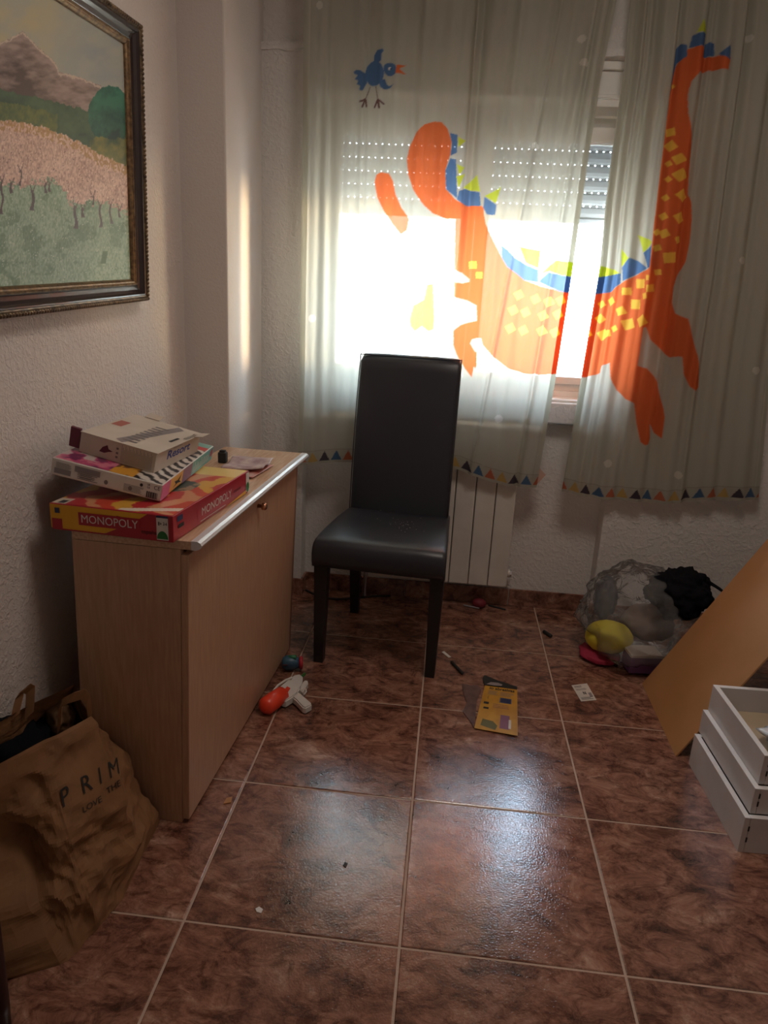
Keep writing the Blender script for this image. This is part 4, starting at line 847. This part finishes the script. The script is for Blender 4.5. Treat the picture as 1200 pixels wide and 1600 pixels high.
MB().box((0, 0, 0.006), (0.115, 0.08, 0.068), 0.003, PM).build('box_body', M['purple'], pbx); MB().box((-0.001, -0.001, 0.0685), (0.116, 0.081, 0.080), 0.002, PM).build('box_lid', M['white_print'], pbx)
g = blob('grey_cloth', (1.275, 0.075, 0.130), (0.092, 0.085, 0.070), 0.14, 1.8, M['greycl'], 9, 4, flat=0.085); tag(g, 'crumpled grey cloth filling the middle of the clear bag', 'cloth')
g = blob('charcoal_sock', (1.115, 0.115, 0.200), (0.040, 0.045, 0.085), 0.2, 1.6, mat('charcoal_knit', srgb(62, 62, 68), 0.9), 12, 4, flat=0.10); tag(g, 'charcoal knitted sock behind the yellow ball in the clear bag', 'sock')
bc_ = ony(1062, 925, 0.02)
bk = blob('black_garment', (bc_[0]-0.005, 0.000, bc_[2]+0.002), (0.105, 0.090, 0.088), 0.28, 1.7, M['blackcloth'], 4, 5, flat=None); tag(bk, 'black crumpled garment spilling out on top of the clear bag', 'garment')
s0, s1 = ony(1090, 905, 0.05), ony(1150, 945, 0.0)
o = MB().loft([[Vector(p)+Vector((0, -0.014, 0.006)), Vector(p)+Vector((0, 0.014, 0.010)), Vector(p)+Vector((0, 0.014, 0.006)), Vector(p)+Vector((0, -0.014, 0.001))] for p in [np.array(s0)*(1-t)+np.array(s1)*t+np.array((0, 0, 0.012*math.sin(t*3.14))) for t in (0, .2, .4, .6, .8, 1)]], True).build('strap', M['blackcloth'], bk)

# ------------------------------------------------------------------ kraft paper bag
cols = {
 'A': [onz(107, 1502, 0), onz(66, 1400, .11), onz(35, 1300, .22), onz(-60, 1225, .40)],
 'B': [onz(150, 1455, 0), onz(142, 1400, .09), onz(112, 1320, .20), onz(88, 1240, .30), onz(70, 1155, .40)],
 'C': [onz(194, 1405, 0), onz(216, 1321, .085), onz(204, 1277, .165), onz(188, 1218, .255), onz(142, 1119, .40)],
 'D': [onz(248, 1286, 0), onz(255, 1258, .035), onz(228, 1230, .095), onz(192, 1186, .19), onz(158, 1144, .30), onz(146, 1132, .335)],
 'E': [(-0.33, -1.095, 0), (-0.345, -1.095, .15), (-0.36, -1.11, .30), onz(116, 1070, .43)],
 'F': [(-0.42, -1.12, 0), (-0.425, -1.14, .2), onz(50, 1100, .44)],
 'H': [(-0.415, -1.585, 0), (-0.42, -1.575, .2), (-0.425, -1.56, .43)]}
for k_ in ('A', 'B', 'C', 'D'): cols[k_][0] = np.array(cols[k_][0])+np.array((0, 0, 0.001))
def col_at(pts, t):
    pts = np.array([tuple(p) for p in pts], float); pts[:, 0] = np.maximum(pts[:, 0], -0.428); pts[:, 1] = np.minimum(pts[:, 1], -1.09)
    d = np.r_[0, np.cumsum(np.linalg.norm(np.diff(pts, axis=0), axis=1))]; d /= d[-1]
    return np.stack([np.interp(t, d, pts[:, i]) for i in range(3)], -1)
tt = np.linspace(0, 1, 70); order = ['A', 'B', 'C', 'D', 'E', 'F', 'H', 'A']; nseg = {'A': 22, 'B': 22, 'C': 22, 'D': 18, 'E': 10, 'F': 22, 'H': 18}
sheets = []; 
for a_, b_ in zip(order[:-1], order[1:]):
    ca_, cb_ = col_at(cols[a_], tt), col_at(cols[b_], tt)
    for k in range(nseg[a_]):
        w_ = k/nseg[a_]; bow = 0.010*math.sin(math.pi*w_)
        sheets.append(ca_*(1-w_)+cb_*w_)
sheets.append(sheets[0].copy())
BP = np.stack(sheets, 1); cen = BP.mean((0, 1))
out = BP-cen; out[..., 2] = 0; out /= np.linalg.norm(out, axis=-1, keepdims=True)+1e-9
U_, V_ = np.meshgrid(np.arange(BP.shape[1])/22.0, tt*3.5); rg = lambda s, f: np.abs(vnoise(U_*f+10, V_*f+20, s)-0.5)

def worley(x, y, f, seed):
    rs = np.random.RandomState(seed); x = x*f; y = y*f; pts = rs.rand(int((x.max()+2)*(y.max()+2)*1.0)+4, 2)*np.array((x.max()+2, y.max()+2))-1
    d = np.full(x.shape, 9.0)
    for p in pts: d = np.minimum(d, np.hypot(x-p[0], y-p[1]))
    return d
amp = 0.040*(worley(U_, V_, 1.1, 3)-0.45)+0.020*(worley(U_, V_, 2.3, 5)-0.45)+0.008*(worley(U_, V_, 5.0, 8)-0.45); ed = np.sin(np.pi*np.clip(tt, 0, 1))[:, None]**0.5; amp = amp*(0.25+0.75*ed)*(1-0.85*np.exp(-((U_-1.75)/0.75)**4-((V_/3.5-0.70)/0.17)**4)); amp[:, -1] = amp[:, 0]
BP = BP+out*amp[..., None]; BP[..., 2] = np.maximum(BP[..., 2], 0.001); BP[..., 0] = np.maximum(BP[..., 0], -0.4285); BP[..., 1] = np.minimum(BP[..., 1], -1.086)
kb_ = thing('paper_bag', 'crumpled brown kraft paper carrier bag standing beside the cabinet', 'bag', (-0.28, -1.28, 0.0))
bagm = grid_obj('bag_body', BP, M['kraft'], kb_, smooth=False)
MB().poly([tuple(p) for p in BP[0, :-1]]).build('bag_bottom', M['kraft'], kb_)
from mathutils.bvhtree import BVHTree
bvh = BVHTree.FromPolygons([tuple(p) for p in BP.reshape(-1, 3)], [tuple(p.vertices) for p in bagm.data.polygons])
def on_bag(px, py):
    d = Vector(ray(px, py)).normalized(); h = bvh.ray_cast(Vector(CAM), d)
    return (h[0]-d*0.0025) if h[0] is not None else Vector(onz(px, py, 0.3))
def bag_text(s, p0, p1, up, bold=0.0):
    v, f = text_mesh(s, bold); a, b = np.subtract(p1, p0), np.array(up)
    MB().add([on_bag(*(np.array(p0)+a*x+b*y)) for x, y in v], f).build('lettering', M['ink'], kb_, recalc=False)
for s, p0, p1, up in (('P', (99, 1262), (111, 1252), (-5, -27)), ('R', (131, 1241), (146, 1232), (-5, -26)), ('I', (157.5, 1225), (159.5, 1223.5), (-4, -25)), ('M', (173, 1216), (187, 1208), (-4, -25))): bag_text(s, p0, p1, up, 0.0)
bag_text('LOVE', (131, 1270), (160, 1252), (-2, -9)); bag_text('THE', (168, 1241), (189, 1227), (-2, -9))
def strip_loop(name, pts, wv):
    r = [[Vector(p)-Vector(wv), Vector(p)+Vector(wv)] for p in pts]
    o = MB().loft(r, False, closed=False).build(name, M['kraft'], kb_); sd = o.modifiers.new('t', 'SOLIDIFY'); sd.thickness = 0.0015
def smoothpts(P, n=20):
    P = np.array([tuple(p) for p in P], float); d = np.arange(len(P)); t = np.linspace(0, len(P)-1, n)
    return [tuple(np.interp(q, d, P[:, i]) for i in range(3)) for q in t]
strip_loop('handle', smoothpts([onz(92, 1140, .385), onz(94, 1100, .43), onz(112, 1090, .455), onz(130, 1084, .455), onz(138, 1094, .44), onz(140, 1122, .39)]), (0.004, 0.002, 0.011))
strip_loop('handle', smoothpts([onz(22, 1122, .43), onz(30, 1088, .46), onz(40, 1074, .48), onz(48, 1078, .47), onz(46, 1118, .42)]), (0.008, 0.004, 0.008))
o = blob('black_bundle', tuple(onz(25, 1165, .36)+np.array((-0.035, 0.03, -0.035))), (0.075, 0.085, 0.060), 0.25, 1.7, M['blackcloth'], 8, 4, flat=None); tag(o, 'black cloth bundle in the mouth of the paper bag', 'cloth')
o = blob('brown_wrapper', tuple(onz(100, 1130, .36)+np.array((-0.035, 0.045, -0.02))), (0.028, 0.030, 0.042), 0.3, 2.0, M['kraft_in'], 10, 4, flat=None); tag(o, 'crumpled brown paper wrapper inside the paper bag', 'wrapper')

# dark furniture edge past the paper bag
fx_ = onz(24, 1600, 0.0)
ft_ = thing('dark_wooden_stool', 'dark reddish wooden piece of furniture at the edge beside the paper bag', 'stool', (fx_[0]-0.06, fx_[1]+0.02, 0))
def tub(x, y): return MB().tube([(x, y, 0.0), (x, y, 0.05), (x, y, 0.30)], [0.014, 0.016, 0.018], 10)
M['mahog'] = mat('dark_mahogany', (0.035, 0.010, 0.008), 0.35)
for dx, dy in ((0, 0), (-0.16, 0), (0, -0.22), (-0.16, -0.22)): tub(fx_[0]-0.020+dx, fx_[1]-0.005+dy).build('leg', M['mahog'], ft_, smooth=True)
MB().box((fx_[0]-0.20, fx_[1]-0.25, 0.30), (fx_[0]-0.002, fx_[1]+0.012, 0.32), 0.006).build('seat', M['mahog'], ft_)

# ------------------------------------------------------------------ toys and litter on the floor
gun = thing('water_pistol', 'white toy water pistol with a red orange tank lying by the cabinet', 'toy', tuple(onz(440, 1090, 0)))
def flat_part(name, pxs, z0, z1, mt, parent, bev=0.0):
    top = [onz(x, y, z1) for x, y in pxs]; bot = [(p[0], p[1], z0) for p in top]
    bm = bmesh.new(); vs = [bm.verts.new(p) for p in bot]; f = bm.faces.new(vs); r = bmesh.ops.extrude_face_region(bm, geom=[f]); 
    for q in r['geom']:
        if isinstance(q, bmesh.types.BMVert): q.co.z = z1
    bmesh.ops.recalc_face_normals(bm, faces=bm.faces[:])
    if bev: bmesh.ops.bevel(bm, geom=[e for e in bm.edges if abs(e.verts[0].co.z-e.verts[1].co.z) < 1e-5], offset=bev, segments=2, affect='EDGES')
    for i, q in enumerate(bm.verts): q.index = i
    mb = MB().add([q.co for q in bm.verts], [[q.index for q in ff.verts] for ff in bm.faces]); bm.free(); return mb.build(name, mt, parent)
flat_part('pistol_body', [(422, 1083), (432, 1070), (443, 1061), (448, 1061), (452, 1054), (462, 1052), (467, 1056), (466, 1063), (463, 1072), (458, 1081), (450, 1088), (440, 1094), (434, 1093)], 0.003, 0.030, M['white_plastic'], gun, 0.004)
flat_part('barrel', [(459, 1074), (469, 1062), (474, 1062), (475, 1066), (466, 1080)], 0.004, 0.026, M['white_plastic'], gun, 0.003)
flat_part('grip', [(447, 1086), (457, 1079), (463, 1082), (479, 1096), (480, 1100), (471, 1105), (466, 1104), (456, 1093)], 0.002, 0.026, M['white_plastic'], gun, 0.004)
flat_part('button', [(438, 1076), (442, 1071), (447, 1074), (443, 1080)], 0.030, 0.034, M['red_plastic'], gun, 0.001)
MB().tube([onz(x, y, 0.015) for x, y in ((466, 1077), (471, 1076), (472, 1080), (468, 1085))], 0.0025, 6).build('trigger_guard', M['white_plastic'], gun)
MB().tube([onz(x, y, 0.030) for x, y in ((420, 1079), (428, 1070), (440, 1062), (450, 1058))], 0.0035, 6).build('rail', M['white_plastic'], gun)
ta, tb = Vector(onz(436, 1083, 0.030)), Vector(onz(404, 1106, 0.030)); ta.z = tb.z = 0.030
MB().tube([ta, ta.lerp(tb, .05), ta.lerp(tb, .5), ta.lerp(tb, .85), ta.lerp(tb, .96), ta.lerp(tb, 1.02)], [0.020, 0.026, 0.029, 0.028, 0.020, 0.006], 16).build('water_tank', M['red_plastic'], gun, smooth=True)
na, nb_ = Vector(onz(464, 1058, 0.018)), Vector(onz(470, 1052, 0.018)); MB().tube([na, nb_], [0.006, 0.005], 8).build('nozzle', mat('green_plastic', srgb(60, 110, 50), 0.4), gun)
gun.location.x += 0.014
toy = thing('toy_fish', 'small blue toy with a red end lying against the cabinet', 'toy', tuple(onz(455, 1042, 0)))
ta, tb = Vector(onz(440, 1036, 0.026)), Vector(onz(467, 1036, 0.026)); ta.z = tb.z = 0.0275; 
M['toyblue'] = mat('toy_blue', srgb(52, 92, 112), 0.4, col2=srgb(40, 70, 95), nscale=25)
MB().tube([ta.lerp(tb, k) for k in (0, .08, .3, .6, .85, 1.0)], [0.008, 0.020, 0.0265, 0.026, 0.021, 0.017], 14).build('toy_body', M['toyblue'], toy, smooth=True)
MB().tube([tb, tb.lerp(ta, -0.06), tb.lerp(ta, -0.2), tb.lerp(ta, -0.24)], [0.017, 0.023, 0.023, 0.016], 14).build('red_cap', mat('toy_red', srgb(170, 30, 45), 0.4), toy, smooth=True)
mid = ta.lerp(tb, 0.62); MB().tube([mid+Vector((-0.012, -0.004, 0.024)), mid+Vector((0.014, -0.004, 0.025))], [0.006, 0.008], 8).build('green_fin', mat('toy_green', srgb(50, 120, 80), 0.4), toy, smooth=True)
mo = ta.lerp(tb, 0.18); MB().tube([mo+Vector((0.0, -0.0245, 0.004)), mo+Vector((0.016, -0.0255, 0.006))], 0.0018, 6).build('mouth_line', mat('toy_mouth', srgb(90, 20, 30), 0.5), toy)

cardr = thing('blister_card', 'yellow printed packaging card lying on the floor tiles', 'packaging', tuple(onz(775, 1105, 0)))
M['cardyel'] = mat('yellow_card', srgb(196, 146, 38), 0.45, col2=srgb(176, 126, 30), nscale=20)
def quadface(pxs, z):                                     # lower-left, lower-right, upper-right, upper-left
    a, b, c, d = [Vector(onz(x, y, z)) for x, y in pxs]; return a, b, c, d
a, b, c, d = quadface([(741, 1138), (809, 1150), (808, 1077), (758, 1070)], 0.004)
MB().poly([a, b, c, d], 0.0012).build('card_sheet', M['cardyel'], cardr)
class Quad(Face):
    def __init__(s, a, b, c, d, z): s.q = (a, b, c, d); s.z = z
    def p(s, x, y, k=1):
        a, b, c, d = s.q; return (a*(1-x)+b*x)*(1-y)+(d*(1-x)+c*x)*y+Vector((0, 0, s.z+0.0003*k))
Q = Quad(a, b, c, d, 0.0012)
Q.text('io abrasivas', 0.16, 0.90, 0.92, 0.97, M['ink'], cardr, 1, 0.03)
Q.lines('small_print', 0.14, 0.78, 0.44, 0.88, 4, M['greyline'], cardr, 1, 1); Q.lines('small_print', 0.50, 0.78, 0.90, 0.88, 4, M['greyline'], cardr, 1, 2)
Q.rect('printed_panel', 0.50, 0.62, 0.84, 0.74, M['greyline'], cardr, 1); Q.rect('printed_photo', 0.53, 0.63, 0.82, 0.73, M['darkblue'], cardr, 2); Q.rect('printed_photo', 0.57, 0.08, 0.80, 0.36, M['mauve'], cardr, 1); Q.rect('printed_photo', 0.78, 0.10, 0.84, 0.28, M['white_print'], cardr, 2)
Q.patch('printed_photo', [(0.12, 0.08), (0.48, 0.03), (0.52, 0.12), (0.40, 0.20), (0.14, 0.22)], mat('olive_print', srgb(105, 100, 60), 0.6), cardr, 1)
Q.text('(', 0.16, 0.66, 0.19, 0.74, M['ink'], cardr, 1); Q.rect('printed_mark', 0.08, 0.55, 0.22, 0.60, M['ink'], cardr, 1); Q.rect('printed_mark', 0.10, 0.44, 0.24, 0.48, M['ink'], cardr, 1); Q.lines('small_print', 0.34, 0.50, 0.86, 0.60, 3, M['oak_dk'], cardr, 1, 5)
MB().poly([onz(x, y, 0.0045) for x, y in ((757, 1071), (808, 1078), (808, 1073), (797, 1070), (786, 1066), (779, 1064), (772, 1061), (757, 1055), (754, 1060))], 0.0012).build('torn_header', M['ink'], cardr)
MB().poly([onz(x, y, 0.009) for x, y in ((760, 1069), (767, 1066), (778, 1067), (785, 1070), (783, 1072), (770, 1071))], 0.0008).build('torn_print', M['grey_print'], cardr)
o = MB().poly([onz(x, y, 0.0015) for x, y in ((722, 1068), (735, 1071), (747, 1071), (752, 1078), (745, 1095), (741, 1138), (735, 1128), (723, 1112), (729, 1098), (723, 1080))], 0.0012).build('torn_paper', mat('brown_grey_paper', srgb(112, 86, 82), 0.7, col2=srgb(80, 62, 62), nscale=30, bump=0.3), org=tuple(onz(738, 1100, 0))); tag(o, 'torn brown grey paper scrap sticking out under the yellow card', 'paper scrap')
lab = thing('paper_label', 'small white printed paper label lying on the floor near the clear bag', 'label', tuple(onz(912, 1082, 0)))
a, b, c, d = quadface([(908, 1096), (932, 1094), (917, 1068), (893, 1071)], 0.001)
MB().poly([a, b, c, d], 0.0008).build('label_sheet', M['white_print'], lab); Q = Quad(a, b, c, d, 0.0008)
Q.lines('small_print', 0.1, 0.82, 0.7, 0.94, 2, M['ink'], lab, 1, 2); Q.lines('small_print', 0.1, 0.64, 0.8, 0.76, 3, M['greyline'], lab, 1, 4); Q.text('N', 0.42, 0.36, 0.60, 0.54, M['ink'], lab, 1, 0.05); Q.rect('printed_mark', 0.72, 0.2, 0.92, 0.45, M['grey_print'], lab, 1); Q.lines('small_print', 0.1, 0.08, 0.9, 0.24, 3, M['ink'], lab, 1, 8)
def stick(name, label, cat, a, b, r, mt, group=None, z=None):
    a, b = Vector(onz(*a)), Vector(onz(*b)); zz = r+0.0004; a.z = b.z = zz
    t = MB().tube([a, a.lerp(b, .03), a.lerp(b, .97), b], [r*0.7, r, r, r*0.6], 8).build(name, mt, smooth=True, org=(a.x, a.y, 0)); return tag(t, label, cat, group)
stick('black_pen', 'short black pen stub lying on the tiles behind the yellow card', 'pen', (705, 1036), (723, 1055), 0.0055, M['ink'])
stick('black_bolt', 'short black stub lying on the tiles beside the clear bag', 'stub', (849, 989), (861, 997), 0.0075, M['ink'])
stick('black_pencil', 'black pencil lying by the skirting under the radiator', 'pencil', (763, 947), (790, 954), 0.004, M['ink'])
stick('grey_pencil', 'pale grey pencil lying by the skirting next to the red ball', 'pencil', (724, 947), (749, 952), 0.004, M['grey_print'])
rb = onz(748, 950, 0.0); o = blob('red_ball', (rb[0], rb[1]+0.004, 0.021), (0.030, 0.022, 0.021), 0.03, 1.5, mat('dull_red_rubber', srgb(120, 30, 45), 0.6), 2, 3, flat=0.0005); tag(o, 'small dull red ball by the skirting under the radiator', 'ball')
sp_ = [onz(x, y, 0.004) for x, y in ((478, 922), (490, 928), (505, 934), (530, 936), (560, 934), (590, 931), (610, 931))]
o = MB().tube(smoothpts(sp_, 22), 0.005, 8).build('black_cable', M['ink'], smooth=True, org=tuple(onz(540, 935, 0))); tag(o, 'black cable lying along the skirting behind the chair', 'cable')
def chip(name, label, cat, pxs, th, mt): o = MB().poly([onz(x, y, 0.0006) for x, y in pxs], th).build(name, mt, org=tuple(onz(*pxs[0], 0))); tag(o, label, cat)
chip('paper_scrap', 'tiny white paper scrap on the tile in front of the paper bag', 'paper scrap', [(399, 1420), (405, 1417), (411, 1421), (408, 1427), (401, 1425)], 0.001, M['white_plastic'])
chip('dark_crumb', 'tiny black crumb on the tile where the window is mirrored', 'crumb', [(536, 1353), (539, 1347), (543, 1350), (540, 1356)], 0.002, M['ink'])
chip('wood_chip', 'small brown wood chip on the floor by the cabinet corner', 'wood chip', [(349, 1257), (354, 1248), (363, 1246), (361, 1255)], 0.003, M['fibre'])
chip('white_shred', 'thin white shred on the floor behind the chair leg', 'shred', [(690, 1019), (694, 1018), (705, 1027), (701, 1028)], 0.0015, M['white_plastic'])
